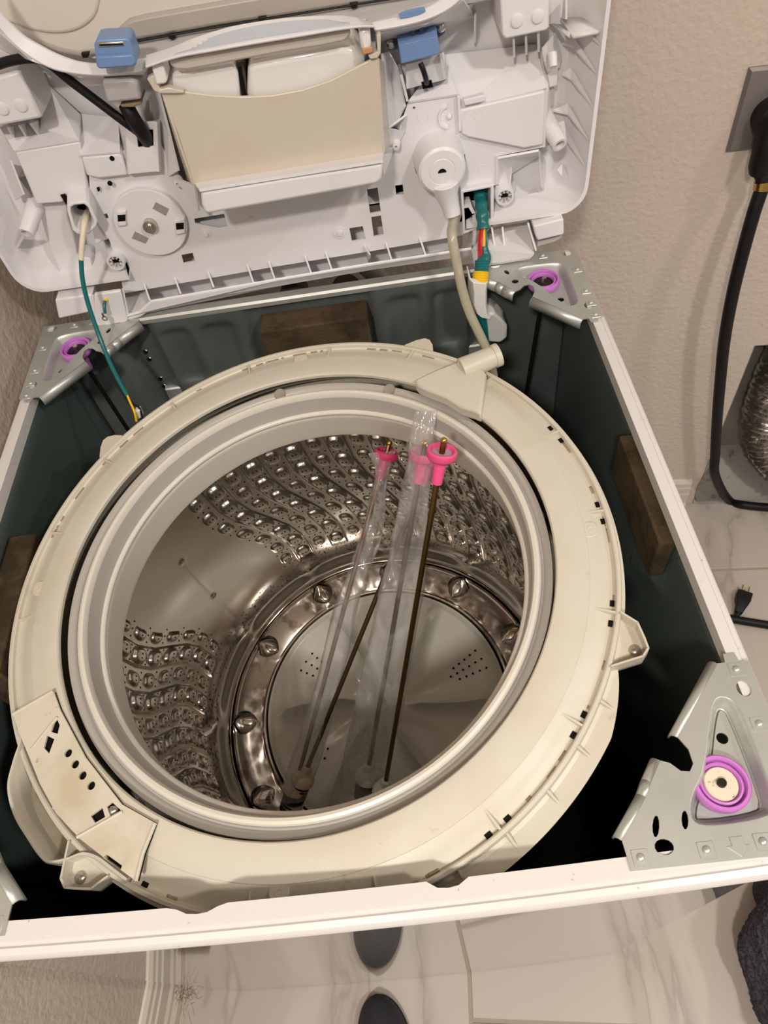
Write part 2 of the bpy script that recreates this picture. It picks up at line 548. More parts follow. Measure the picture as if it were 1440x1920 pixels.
mb = MB(); mb.loft([[(x, YB - .004, zl - .05), (x, YB - .014, zl - .05), (x, YB - .014, zl - .002), (x, YB - .012, zl), (x, YB - .004, zl)] for x in (-.225, .225)]); mb.build('lower_panel_ledge', M_GALV, washer, smooth=30)
# back rail: a folded galvanised strip
mb = MB()
sec = [(YB, RIM - .03), (YB, RIM - .002), (YB - .002, RIM), (YB - .015, RIM + .001), (YB - .0175, RIM - .0015), (YB - .0175, RIM - .007), (YB - .0165, RIM - .007), (YB - .0150, RIM - .001), (YB - .0015, RIM - .003), (YB - .0015, RIM - .03)]
mb.loft([[(x, y, z) for y, z in sec] for x in (-HX + .045, HX - .045)])
mb.build('back_rail', M_GALV, washer, smooth=30)
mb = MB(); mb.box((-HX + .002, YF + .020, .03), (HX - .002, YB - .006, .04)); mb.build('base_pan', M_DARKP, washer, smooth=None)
for sx in (-1, 1):
    for y in (YF + .05, YB - .05):
        mb = MB(); mb.cyl((sx * .30, y, 0), (sx * .30, y, .034), .022, .018); mb.build('foot', M_BLACK, washer)

# corner brackets (u = inward from the side wall, v = inward from the front or back wall)
BR_OUT = [(.004, .004), (.130, .0035), (.131, .022), (.1075, .0475), (.101, .057), (.0905, .0705), (.0845, .0680), (.0790, .0620), (.0730, .0610), (.0690, .0660), (.0690, .0760), (.0735, .0850), (.027, .1365), (.0215, .1365), (.0205, .1435), (.0120, .1435), (.0110, .1365), (.004, .1360)]
BR_REC = [(.044, .104), (.036, .1125), (.026, .109), (.0230, .098), (.0230, .036), (.030, .026), (.076, .024), (.0840, .031), (.0775, .0465), (.0640, .0600)]
REC_D = .013


def inset(poly, d):
    n = len(poly); out = []
    cx = sum(p[0] for p in poly) / n; cy = sum(p[1] for p in poly) / n
    A = sum(poly[i][0] * poly[(i + 1) % n][1] - poly[(i + 1) % n][0] * poly[i][1] for i in range(n))
    sg = 1 if A > 0 else -1
    for i in range(n):
        p0 = Vector(poly[i - 1]); p = Vector(poly[i]); p1 = Vector(poly[(i + 1) % n])
        e0 = (p - p0).normalized(); e1 = (p1 - p).normalized()
        n0 = Vector((-e0.y, e0.x)) * sg; n1 = Vector((-e1.y, e1.x)) * sg
        b = (n0 + n1); b = b / max(b.length_squared, .3) * 2 / 1
        out.append(tuple(p + b * d * .9))
    return out


def smooth_poly(poly, it=2):
    for _ in range(it):
        q = []
        for i in range(len(poly)):
            a = Vector(poly[i]); b = Vector(poly[(i + 1) % len(poly)])
            q += [tuple(a * .75 + b * .25), tuple(a * .25 + b * .75)]
        poly = q
    return poly


def make_bracket(sx, sy, full):
    yw = YB if sy > 0 else YF
    def P(u, v, dz=0): return (sx * (HX - u), yw - sy * v, RIM + .0018 + dz)
    mb = MB()
    rec = smooth_poly(BR_REC, 2)
    holes = [circ(.0155, .115, .0052, 14, .0062), circ(.1050, .0155, .0062, 14, .0050)]
    holes += [circ(.1065, .0285, .0022, 10, .0072, .35), circ(.0865, .0305, .0022, 10, .0062, .30)]
    holes += [circ(.0165, .0115, .0068, 14, .0055)]
    if not full: holes = [holes[0], holes[1], holes[4], circ(.094, .032, .0026, 10, .0050, .3), circ(.0875, .052, .0042, 12)]
    v, f = fill(BR_OUT, [rec] + holes)
    mb.add([P(a, b) for a, b in v], f)
    # recess walls in four steps, then its floor with two holes
    rings = []
    for k, (ins, dz) in enumerate(((.0001, -.0001), (.0009, -.0007), (.0026, -.0040), (.0044, -.0085), (.0058, -.0112), (.0078, -.0122))):
        rings.append([P(a, b, dz) for a, b in inset(rec, ins)])
    mb.loft(rings, cap0=False, cap1=False)
    fl = inset(rec, .0079)
    v, f = fill(fl, [circ(.0395, .0840, .0042, 14)])
    mb.add([P(a, b, -.0123) for a, b in v], f)
    # rolled edge along the two halves of the long side
    for a, b in (((.131, .022), (.1075, .0475)), ((.1075, .0475), (.101, .057)), ((.101, .057), (.0905, .0705)), ((.0735, .0850), (.027, .1365))):
        a = Vector(a); b = Vector(b); t = (b - a).normalized(); n = Vector((t.y, -t.x))
        if n.x < 0: n = -n
        rr = []
        for dd, dz in ((-.0001, -.0001), (.003, -.0010), (.0052, -.003), (.006, -.006), (.006, -.011)):
            rr.append([P(*(a + n * dd), dz), P(*(b + n * dd), dz)])
        mb.loft(rr, closed=False, cap0=False, cap1=False)
    br = mb.build('corner_bracket', M_GALV, washer, smooth=35, solid=(.0015, -1), flatz=True)
    # white edges showing in the open holes, pressed squares with a clinch dimple
    spots = [(.0155, .1300), (.0150, .0880), (.0120, .0285), (.0420, .0125), (.0790, .0110), (.1220, .0105)] if full else [(.0125, .047), (.0125, .089), (.0125, .1115), (.0125, .1325), (.046, .010), (.070, .0085)]
    for u, v in spots:
        mb = MB()
        q = Matrix.Translation(Vector(P(u, v)))
        pts = rrect(-.0055, -.0055, .0055, .0055, .0008, 2)
        mb.loft([[tuple(q @ Vector((x, y, 0))) for x, y in pts], [tuple(q @ Vector((x * .92, y * .92, .0006))) for x, y in pts]], cap0=False)
        mb.ball(P(u, v, .0004), (.0029, .0029, .0022), 12, 5, half=True)
        mb.build('clinch_joint', M_GALV, br)
    if full:
        # pressed arrow
        mb = MB()
        ar = [(-.0045, .0), (.0045, .0), (.0045, .006), (.008, .006), (0, .013), (-.008, .006), (-.0045, .006)]
        mb.loft([[P(.058 + a, .0175 - b, .0) for a, b in ar], [P(.058 + a * .9, .0175 - b * .9 - .0004, .0006) for a, b in ar]], cap0=False)
        mb.build('arrow_mark', M_GALV, br)
    # suspension bushing resting in the recess
    cu, cv = .0535, .0520
    c = Vector(P(cu, cv, -.0115))
    mb = MB()
    mb.lathe([(.0105, -.004), (.0130, -.002), (.0185, .001), (.0192, .004), (.0192, .0085), (.0182, .0098), (.0165, .0098), (.0158, .0085), (.0158, .0050), (.0148, .0045), (.0142, .0078), (.0130, .0082), (.0122, .0070), (.0120, .0038), (0, .0034)], 40, Matrix.Translation(c))
    bu = mb.build('bushing', M_PURPLE, br, smooth=50)
    mb = MB()
    if full:
        mb.lathe([(0, .0075), (.0108, .0072), (.0116, .0062), (.0116, .0030)], 30, Matrix.Translation(c))
        mb.build('bushing_insert', mat('aged_insert', (222, 208, 186), .6, var=[(150, (120, 84, 50), .60, .68)]), br)
        mb = MB(); mb.cyl(c + Vector((0, 0, .006)), c + Vector((0, 0, .0100)), .0036, .0030, 10); mb.build('rod_tip', M_RODD, br)
    else:
        mb.lathe([(0, .0052), (.0105, .0050), (.0118, .0040)], 30, Matrix.Translation(c))
        mb.build('bushing_insert', M_RODD, br)
        mb = MB(); mb.cyl(c + Vector((0, 0, .004)), c + Vector((.001, 0, .0110)), .0034, .0026, 10); mb.build('rod_tip', M_CHROME, br)
    # lower neck of the bushing and the old rod that hangs from it
    mb = MB(); mb.cyl(c + Vector((0, 0, -.003)), c + Vector((0, 0, -.026)), .0085, .0065, 16); mb.build('bushing_neck', M_PURPLE, br)
    low = Vector((c.x * .80 - .004, c.y * .83 - .01, .36))
    mb = MB(); mb.cyl(c + Vector((0, 0, -.02)), low, .0028, seg=10); mb.build('hanging_rod', M_RODD, washer)
    return br


make_bracket(1, -1, True); make_bracket(-1, -1, True); make_bracket(1, 1, False); make_bracket(-1, 1, False)

# brown foam pads glued to the panels
def foam(a, b, name='foam_pad'):
    mb = MB(); mb.box(a, b); mb.build(name, M_FOAM, washer, bevel=.0025)
foam((.3155, -.077, .872), (.3310, .056, .930))
foam((-.0620, .300, .80), (.0745, .336, .930))
foam((-.331, -.115, .80), (-.300, .045, .912))

# ------------------------------------------------------------------ tub, tub cover, basket: one tilted axis
TC = Vector((-.0122, -.0577, .9436)); TN = Vector((-.0749, -.0696, 1)).normalized()
TU = Vector((1, 0, .0749)); TU = (TU - TN * TU.dot(TN)).normalized(); TV = TN.cross(TU)
TM = Matrix(((TU.x, TV.x, TN.x, TC.x), (TU.y, TV.y, TN.y, TC.y), (TU.z, TV.z, TN.z, TC.z), (0, 0, 0, 1)))


def tub_plane(px, py, z):
    n = np.array(TN); p = on_plane(px, py, np.array(TC) + n * z, n) - np.array(TC)
    return float(p @ np.array(TU)), float(p @ np.array(TV))


def polar(r, deg, z):
    a = math.radians(deg); return (r * math.cos(a), r * math.sin(a), z)


# outer tub body
mb = MB(); mb.lathe([(.275, -.012), (.272, -.10), (.268, -.52), (.24, -.56), (.05, -.57)], 96); mb.build('outer_tub', M_CREAMD, washer, TM)
# cover ring: lip at the inside, shallow dish, upstanding flange with a ledge at the rim
prof = [(.2520, -.0300), (.2420, -.0085), (.2340, -.0058), (.2318, -.0050), (.2316, -.0014), (.2328, .0002), (.2350, .0006), (.2480, -.0010), (.2595, -.0032), (.2600, -.0040), (.2640, -.0052), (.2700, -.0082), (.2755, -.0112), (.2790, -.0118), (.2802, -.0105), (.2808, -.0072), (.2820, -.0064), (.2846, -.0068), (.2852, -.0085), (.2855, -.0150), (.2885, -.0160), (.2890, -.0200), (.2700, -.0240)]
mb = MB(); mb.lathe(prof, 192, closed_prof=True)
cover = mb.build('tub_cover', M_CREAM, washer, TM, smooth=32)


def on_cover(name, mb, m=None, **k):
    return mb.build(name, m or M_CREAM, cover, **k)


# radial ribs over the dished edge, with the paired clip slots beside them
for a in [1.1 + 20 * k for k in range(-6, 12)]:
    if a in (1.1 + 20 * 10, ): continue
    mb = MB()
    t = Matrix.Rotation(math.radians(a), 4, 'Z')
    pr = [(.2640, -.0052), (.2808, -.0074), (.2808, -.0130), (.2700, -.0130)]
    mb.loft([[tuple(t @ Vector((r, s * .0009, z))) for r, z in pr] for s in (-1, 1)])
    on_cover('rib', mb)
    if -60 < a < 25 or a < -110:
        for d in (-1.85, 1.85) if a > -110 else (1.85,):
            mb = MB(); t2 = Matrix.Rotation(math.radians(a + d), 4, 'Z')
            mb.box((.2762, -.0027, -.0140), (.2800, .0027, -.0108), M=t2); on_cover('clip_slot', mb, M_HOLE)
# moulded screw tabs on the dish
for a in (-2.8, 88, 174.7, -94.1):
    mb = MB(); t = Matrix.Rotation(math.radians(a), 4, 'Z')
    pts = rrect(.2570, -.0078, .2705, .0078, .005)
    mb.loft([[tuple(t @ Vector((x, y, -.0150))) for x, y in pts], [tuple(t @ Vector((x, y, -.0042))) for x, y in pts]])
    mb.lathe([(.0020, .0), (.0028, .0006), (.0036, 0)], 14, t @ Matrix.Translation((.265, 0, -.0042)))
    on_cover('moulded_tab', mb, smooth=30, bevel=.0008)
# brown grime in patches along the outer channel
for k in range(46):
    a = rnd.uniform(-120, 200); l = rnd.uniform(.5, 3.2)
    mb = MB()
    n = 5
    r0, r1 = (.2782 + rnd.uniform(-.0010, .0006), .2796)
    up = []
    for i in range(n + 1):
        aa = math.radians(a + l * i / n)
        up.append([(r0 * math.cos(aa), r0 * math.sin(aa), -.0111), (r1 * math.cos(aa), r1 * math.sin(aa), -.0109)])
    mb.loft(up, closed=False, cap0=False, cap1=False)
    if k == 0: GR = MB()
    GR.add(mb.v, mb.f)
g = on_cover('grime', GR, mat('grime', (150, 132, 104), .8), solid=(.0006, 1)); g['kind'] = 'stuff'
# screw ears standing out from the flange
for a, s in ((-23.3, 1), (-127, 1), (60, 0), (138, 0)):
    mb = MB(); t = Matrix.Rotation(math.radians(a), 4, 'Z')
    if s:
        pts = [(.284, -.026), (.306, -.012), (.309, -.004), (.305, .004), (.298, .016), (.284, .022)]
        mb.loft([[tuple(t @ Vector((x, y, -.020))) for x, y in pts], [tuple(t @ Vector((x, y, -.0165))) for x, y in pts]])
        for i in range(len(pts) - 1):
            p, q = Vector(pts[i]), Vector(pts[i + 1]); d = (q - p).normalized(); nn = Vector((-d.y, d.x)) * .0016
            if nn.dot(Vector((.295, 0)) - p) < 0: nn = -nn
            mb.prism([tuple(t @ Vector((v.x, v.y, -.020))) for v in (p, q, q + nn, p + nn)], [tuple(t @ Vector((v.x, v.y, -.004))) for v in (p, q, q + nn, p + nn)])
        ear = on_cover('screw_ear', mb)
        mb = MB(); c0 = t @ Vector((.2995, -.004, -.0168))
        mb.lathe([(0, .0038), (.0022, .0036), (.0046, .0016), (.0050, 0)], 18, Matrix.Translation(c0)); on_cover('screw', mb, M_CHROME)
    else:
        pts = [(.283, -.018), (.291, -.014), (.297, -.008), (.298, -.002), (.293, .006), (.283, .016)]
        mb.loft([[tuple(t @ Vector((x, y, -.008))) for x, y in pts], [tuple(t @ Vector((x, y, -.0045))) for x, y in pts]])
        on_cover('flange_lug', mb)
# wide outer lip on the lower right with ribs
n = 40; A0, A1 = -74, -26
rings = []
for i in range(n + 1):
    t = i / n; a = A0 + (A1 - A0) * t
    wd = .021 * min(1, 4 * t, 4 * (1 - t)) ** .6
    rings.append([polar(.2845, a, -.0190), polar(.2845 + wd * .85, a, -.0190), polar(.2845 + wd * .85, a, -.0165), polar(.2845, a, -.0165)])
mb = MB(); mb.loft(rings); on_cover('outer_lip', mb, smooth=30)
for a in (-67, -58.5, -50, -42, -34):
    mb = MB(); t = Matrix.Rotation(math.radians(a), 4, 'Z')
    pr = [(.2848, -.0085), (.2850, -.0168), (.2965, -.0168)]
    mb.loft([[tuple(t @ Vector((r, s * .0009, z))) for r, z in pr] for s in (-1, 1)]); on_cover('lip_rib', mb)

# water inlet diverter at the back right: a flat spout plate with a round pipe
zt = .010
pl = [(775, 712), (812, 694), (868, 672), (905, 690), (912, 700), (902, 776), (890, 770), (864, 762), (836, 744), (800, 730), (783, 722)]
tp = [tub_plane(x, y, zt) for x, y in pl]
mb = MB(); mb.loft([[(x, y, -.006) for x, y in tp], [(x, y, zt) for x, y in tp]])
dv = on_cover('water_inlet', mb, bevel=.003, smooth=35)
p0 = tub_plane(865, 690, zt - .001); p1 = tub_plane(908, 672, zt - .001)
d = (Vector(p1) - Vector(p0)).normalized(); e = Vector(p0) + d * .040
mb = MB(); mb.tube([(p0[0], p0[1], zt - .004), (e.x, e.y, zt - .004)], [.0125, .0110], 24)
mb.cyl((e.x - d.x * .004, e.y - d.y * .004, zt - .004), (e.x + d.x * .002, e.y + d.y * .002, zt - .004), .0122, seg=24)
on_cover('inlet_pipe', mb)

# overflow housing at the front left: hollow outer pocket, raised plate with holes
z1 = .004
pl = [(22, 1337), (101, 1294), (108, 1345), (100, 1360), (60, 1405), (57, 1425), (75, 1480), (112, 1540), (145, 1572), (225, 1522), (230, 1510), (292, 1543), (262, 1650), (245, 1652), (165, 1600), (140, 1580), (100, 1540), (60, 1450), (40, 1395), (28, 1350)]
outer = [(24, 1340), (100, 1296), (112, 1330), (160, 1420), (228, 1508), (291, 1543), (268, 1600), (255, 1652), (200, 1612), (150, 1573), (105, 1525), (75, 1470), (55, 1420), (36, 1375)]
to = [tub_plane(x, y, z1) for x, y in outer]
hq = [[(95, 1372), (105, 1343), (112, 1360), (108, 1376)], [(82, 1402), (88, 1379), (102, 1386), (92, 1413)],
      [(170, 1530), (192, 1514), (197, 1532), (178, 1543)], [(200, 1512), (210, 1504), (228, 1520), (207, 1532)], [(193, 1608), (200, 1602), (229, 1623), (226, 1631)]]
holes = [[tub_plane(x, y, z1) for x, y in h] for h in hq]
for (cx, cy) in ((128, 1412), (141, 1433), (155, 1454), (171, 1473)):
    c0 = tub_plane(cx, cy, z1); holes.append(circ(c0[0], c0[1], .0034, 14))
mb = MB(); holed(mb, to, holes, lambda p: (p[0], p[1], z1), lambda p: (p[0], p[1], z1 - .0020))
ov = on_cover('overflow_plate', mb, M_CREAMD, smooth=30)
mb = MB(); mb.loft([[(x * .999, y * .999, z1 - .0050) for x, y in to], [(x * .999, y * .999, z1 - .0034) for x, y in to]]); on_cover('overflow_hole_shade', mb, M_HOLE)  # dark sheet close under the plate, paints the shade in its holes
mb = MB(); mb.lathe([(0, .004), (.0024, .0034), (.0044, .001), (.0046, 0)], 16, Matrix.Translation((*tub_plane(212, 1520, z1 - .003), z1 - .0036))); on_cover('screw', mb, M_CHROME)
# raised rims that frame the plate
for seg, hh in (([(24, 1340), (100, 1296)], .004), ([(291, 1543), (268, 1600), (255, 1652)], .004), ([(60, 1405), (108, 1345)], .003), ([(145, 1570), (230, 1522)], .004)):
    pts = [tub_plane(x, y, z1) for x, y in seg]
    mb = MB(); mb.tube([(x, y, z1 + .0002) for x, y in pts], .0016, 8); on_cover('housing_rim', mb, M_CREAM)
# pocket wall: swept band outside the flange
path = spline([(30, 1370), (34, 1392), (22, 1430), (12, 1478), (24, 1530), (50, 1575), (72, 1607), (90, 1620), (120, 1615), (150, 1605), (178, 1612), (205, 1632), (235, 1655)], 6)
pts = [tub_plane(x, y, -.004) for x, y in path]
rings = []
for i, p in enumerate(pts):
    v = Vector(p); n_ = -v.normalized()
    q = v + n_ * .0030
    rings.append([(p[0], p[1], -.060), (p[0], p[1], -.0050), (p[0] + n_.x * .0010, p[1] + n_.y * .0010, -.0035), (q.x, q.y, -.0035), (q.x + n_.x * .0010, q.y + n_.y * .001, -.0050), (q.x + n_.x * .004, q.y + n_.y * .004, -.060)])
mb = MB(); mb.loft(rings); on_cover('overflow_pocket', mb, smooth=50)
inner_ = [tub_plane(x, y, -.030) for x, y in ((48, 1410), (75, 1480), (112, 1545), (150, 1600))]
fl = [(p[0], p[1]) for p in pts[4:-14]] + inner_[::-1]
mb = MB(); mb.loft([[(x, y, -.034) for x, y in fl], [(x, y, -.030) for x, y in fl]]); on_cover('pocket_floor', mb, M_CREAMD)

# balance ring of the basket: stepped grey collar with two pale beads
prof = [(.2294, -.0122), (.2275, -.0122), (.2240, -.0138), (.2222, -.0162), (.2208, -.0162), (.2200, -.0125), (.2188, -.0108), (.2165, -.0100), (.2140, -.0108), (.2128, -.0130), (.2122, -.0165)]
ring2 = [(.2122, -.0165), (.2095, -.0310), (.2088, -.0335)]
bead2 = [(.2088, -.0335), (.2066, -.0342), (.2052, -.0362), (.2056, -.0385), (.2072, -.0398), (.2078, -.0415)]
low = [(.2078, -.0415), (.2070, -.0440), (.2078, -.0470), (.2098, -.0760), (.2115, -.0815), (.2440, -.0850)]
bal = MB(); bal.lathe([(.2300, -.060), (.2300, -.0145)] + prof[:6], 160); balance = bal.build('balance_ring', M_RING, washer, TM, smooth=35)
mb = MB(); mb.lathe(prof[5:], 160); mb.build('ring_bead', M_RINGW, balance, smooth=35)
mb = MB(); mb.lathe(ring2, 160); mb.build('ring_wall', M_RING, balance, smooth=35)
mb = MB(); mb.lathe(bead2, 160); mb.build('ring_bead', M_RINGW, balance, smooth=60)
mb = MB(); mb.lathe(low, 160); mb.build('ring_skirt', M_RINGW, balance, smooth=35)
for a in (94.5, 62.5):
    mb = MB(); t = Matrix.Rotation(math.radians(a), 4, 'Z') @ Matrix.Translation((.2258, 0, -.0136))
    mb.lathe([(0, .0012), (.0045, .0016), (.0062, .0022), (.0066, .0006)], 18, t @ Matrix.Rotation(math.radians(-14), 4, 'Y')); mb.build('plug_recess', mat('plug_grey', (150, 142, 132), .4), balance)

# perforated steel drum wall with wavy raised bands and pressed dimples
RW = .245
NT, NZ = 1440, 250
th = np.linspace(0, 360, NT, endpoint=False); zz = np.linspace(-.078, -.432, NZ)
TH, ZZ = np.meshgrid(th, zz, indexing='ij')
CZ = np.array([-.08, -.100, -.135, -.171, -.208, -.244, -.280, -.315, -.350, -.40, -.44])
CO = np.array([1.2, .6, 0, -.6, -3.0, -7.0, -10.9, -13.1, -13.5, -13.5, -13.5])
off = np.interp(-ZZ, -CZ, CO)
PITCH = 6.55
col = (TH - off - 132.0) / PITCH          # column coordinate; integers are column centres
ci = np.round(col); cf = col - ci         # -0.5..0.5 across the column
def sst(x, a, b):
    t = np.clip((x - a) / (b - a), 0, 1); return t * t * (3 - 2 * t)
thw = (TH - 134.0 + 360) % 360            # smooth seam sector from 136 to 160 degrees
seam = (sst((TH - off) % 360, 134.2, 135.4) * (1 - sst((TH - off) % 360, 170.0, 171.2)))
seam_full = sst(TH, 133, 134.5) * (1 - sst(TH, 157.5, 159))
seam = np.where(ZZ > -.40, seam, seam_full)
big = (np.mod(ci, 2) == 1)
lower = 1 - sst(-ZZ, .366, .384)
H = np.zeros_like(TH)
H += np.where(big, .0022 * (1 - sst(np.abs(cf), .40, .50)), .0) * lower
row = (-ZZ - .135) / .0364
row = np.where(big, row, row + .08)
ri = np.round(row); rf = (row - ri) * .0364; 
arc = cf * math.radians(PITCH) * RW
hx = np.where(big, .0104, .0088); hz = np.where(big, .0142, .0122)
q = (np.abs(arc) / hx) ** 2.6 + (np.abs(rf) / hz) ** 2.6
dim = sst(1.0 - q, 0.0, .60) * .75 + .25 * np.clip(1 - q, 0, 1)
H += np.where((ri >= -1) & (ri <= 6), dim * np.where(big, .0052, .0040), 0) * lower
H *= (1 - seam)
# two small round weld bumps and the crease on the plain sector
arc_s = np.radians(((TH - 146 + 180) % 360) - 180) * RW
for z0 in (-.183, -.285):
    H += .0016 * np.exp(-((arc_s) ** 2 + (ZZ - z0) ** 2) / (.0035 ** 2))
H += .00025 * np.exp(-(arc_s / .0030) ** 2) * (ZZ < -.19)
# bulges above the scoops of the drum base
SCOOPS = [114, 146.5, 179.1, 209.8, 239, 268, 296, 325, 353.5, 20.8, 51.7, 82.7]
for a in SCOOPS:
    aa = np.radians(((TH - a + 180) % 360) - 180) * RW
    H += .0035 * np.exp(-(aa / .015) ** 2 - ((ZZ + .412) / .014) ** 2)
R_ = RW - H - .012 * sst(-ZZ, .412, .434)
co = np.stack([R_ * np.cos(np.radians(TH)), R_ * np.sin(np.radians(TH)), ZZ], -1).reshape(-1, 3)
idx = np.arange(NT * NZ).reshape(NT, NZ); nx = np.roll(idx, -1, 0)
fs = np.stack([idx[:, :-1], nx[:, :-1], nx[:, 1:], idx[:, 1:]], -1).reshape(-1, 4)
me = bpy.data.meshes.new('drum_wall')
me.vertices.add(len(co)); me.vertices.foreach_set('co', co.ravel())
me.loops.add(fs.size); me.loops.foreach_set('vertex_index', fs.ravel())
me.polygons.add(len(fs)); me.polygons.foreach_set('loop_start', np.arange(0, fs.size, 4)); me.polygons.foreach_set('loop_total', np.full(len(fs), 4))
me.update(calc_edges=True); me.flip_normals(); me.materials.append(M_STEEL)
drum = link_mesh('drum_wall', me, washer, TM, smooth=180)
# drain holes: flat dark discs just off the sheet, coloured for the shade inside, far too many to pick apart
hb = MB()
def height_at(t, z):
    i = int(round(t / 360 * NT)) % NT; j = int(round((z - zz[0]) / (zz[-1] - zz[0]) * (NZ - 1)))
    return H[i, max(0, min(NZ - 1, j))] + .012 * float(sst(np.array(-z), .412, .434))
def hole(t, z, r=.00115):
    rr = RW - height_at(t, z) - .00025
    a = math.radians(t); ct = Vector((math.cos(a), math.sin(a), 0)); tt = Vector((-math.sin(a), math.cos(a), 0))
    c = ct * rr + Vector((0, 0, z))
    pts = [c + tt * (r * math.cos(k * PI / 4)) + Vector((0, 0, r * 1.15 * math.sin(k * PI / 4))) for k in range(8)]
    hb.add([tuple(p) for p in pts], [list(range(8))[::-1]])
for c_ in range(-44, 60):
    for r_ in range(-1, 7):
        for hh in (0, 1):
            z = -.135 - .0364 * (r_ + .5 * hh - (0 if c_ % 2 else .08))
            if z < -.372 or z > -.09: continue
            t0 = 132 + c_ * PITCH + float(np.interp(-z, -CZ, CO))
            tm = t0 % 360
            if t0 < -160 or t0 > 200 or 134 < tm - float(np.interp(-z, -CZ, CO)) < 171: continue
            if hh == 0:
                for d in (-.55, .65): hole(tm + d, z)
            else:
                for d in (-2.1, 0, 2.1): hole(tm + d, z)
for k in range(900):
    t = rnd.uniform(-170, 250); z = -.378 - .036 * rnd.random()
    hole(t % 360, z, .00095)
ho = hb.build('drain_hole', M_HOLE, drum, smooth=None, weld=False); ho['kind'] = 'stuff'

# drum base: polished stepped ring with deep scoops
prof = [(.2400, -.4300), (.2470, -.4330), (.2462, -.4395), (.2425, -.4372), (.2400, -.4385), (.2370, -.4440), (.2345, -.4455), (.2320, -.4445), (.2305, -.4410), (.2290, -.4405), (.2270, -.4440), (.2240, -.4450), (.1900, -.4470), (.1860, -.4465), (.1838, -.4430), (.1815, -.4415), (.1795, -.4425), (.1785, -.4480), (.1780, -.4600)]
prof[0] = (.2335, -.4320)
prof = prof[1:]
mb = MB(); mb.lathe([(.2330, -.4318)] + prof, 160); base = mb.build('drum_base', M_STEELB, washer, TM, smooth=40)
for a in SCOOPS:
    mb = MB()
    t = Matrix.Rotation(math.radians(a), 4, 'Z') @ Matrix.Translation((.2140, 0, -.4455))
    # a pressed shell: round at the outside, pointed inward, folded along its middle
    rings = []
    for i in range(13):
        u = i / 12
        rg = []
        x = .0185 - .039 * u
        wv = .0180 * math.sqrt(max(0, 1 - ((u - .42) / .42) ** 2)) if u < .42 else .0180 * max(0, 1 - ((u - .42) / .58) ** 2.2) ** .8
        wv = max(wv, .0006)
        hgt = .0100 * max(0, math.sin(PI * min(1, .03 + .97 * u ** .75))) ** .8
        for k in range(21):
            s_ = -1 + 2 * k / 20
            z = hgt * (1 - abs(s_) ** 1.7) - .0005
            rg.append(tuple(t @ Vector((x, s_ * wv, z))))
        rings.append(rg)
    mb.loft(rings, closed=False, cap0=False, cap1=False)
    mb.build('scoop', M_STEELB, base, smooth=60)
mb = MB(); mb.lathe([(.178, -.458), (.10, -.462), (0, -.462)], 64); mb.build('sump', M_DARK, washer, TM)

# pulsator: dished disc with curved radial ridges
NR, NA = 120, 900
RR = np.linspace(.004, .1756, NR); AA = np.linspace(0, 2 * PI, NA, endpoint=False)
GR_, GA = np.meshgrid(RR, AA, indexing='ij')
Zp = -.4420 + .004 * sst(.1756 - GR_, 0, .012)
prof_r = sst(GR_, .028, .060) * (1 - sst(GR_, .135, .172))
for a, hgt, wd in ((-12, .021, .10), (-66, .024, .10), (-128, .020, .10), (174, .020, .10), (112, .022, .10), (52, .020, .10)):
    dlt = (GA - math.radians(a) - 1.2 * (GR_ - .09) + PI) % (2 * PI) - PI
    Zp += hgt * prof_r * np.exp(-np.abs(dlt / (wd * .8)) ** 1.25)
    dl2 = (GA - math.radians(a + 24) - 1.2 * (GR_ - .09) + PI) % (2 * PI) - PI
    Zp -= .007 * prof_r * np.exp(-(dl2 / .20) ** 2)
Zp += .010 * (1 - sst(GR_, .016, .050))
co = np.stack([GR_ * np.cos(GA), GR_ * np.sin(GA), Zp], -1).reshape(-1, 3)
idx = np.arange(NR * NA).reshape(NR, NA); nx = np.roll(idx, -1, 1)
fs = np.stack([idx[:-1], idx[1:], nx[1:], nx[:-1]], -1).reshape(-1, 4)
mb = MB(); mb.add(co.tolist(), fs.tolist())
mb.lathe([(.1756, float(Zp[-1, 0])), (.1752, -.4600)], NA)
puls = mb.build('pulsator', M_PULS, washer, TM, smooth=60)
def pz(x, y):
    r = math.hypot(x, y); a = math.atan2(y, x) % (2 * PI)
    i = int(np.clip(round((r - RR[0]) / (RR[-1] - RR[0]) * (NR - 1)), 0, NR - 1)); j = int(round(a / (2 * PI) * NA)) % NA
    return float(Zp[i, j])
hb = MB()
px_holes = [(446, 543), (418, 579), (468, 562), (443, 594), (396, 618), (422, 630), (449, 641), (468, 609), (488, 580),
            (1178, 529), (1154, 549), (1130, 570), (1206, 566), (1105, 589), (1179, 582), (1081, 608), (1152, 599), (1229, 606), (1124, 615), (1199, 619), (1097, 631), (1168, 631), (1069, 646), (1139, 644), (1109, 656), (516, 970), (501, 1013)]
for x, y in px_holes:
    p = tub_plane(400 + x / 2.4, 1000 + y / 2.4, -.436)
    p = tub_plane(400 + x / 2.4, 1000 + y / 2.4, pz(*p))
    hb.add([(p[0] + .0017 * math.cos(k * PI / 5), p[1] + .0017 * math.sin(k * PI / 5), pz(*p) + .0012) for k in range(10)], [list(range(10))])
ho = hb.build('pulsator_holes', M_HOLE, puls, smooth=None, weld=False); ho['kind'] = 'stuff'
mb = MB(); mb.lathe([(0, .0035), (.006, .003), (.009, .001), (.0095, -.004)], 24, Matrix.Translation((0, 0, -.4330))); mb.build('hub_cap', mat('hub_grey', (150, 156, 164), .3), puls)

# ------------------------------------------------------------------ the washer's top cover, lifted off and stood upright on the back brackets, underside to the room
LY = .345
lid = thing('washer_top_cover', 'white plastic top cover off the washer, stood upright behind the drum, ribbed underside showing', 'appliance cover', (0, LY, RIM))
lid['category'] = 'appliance cover'


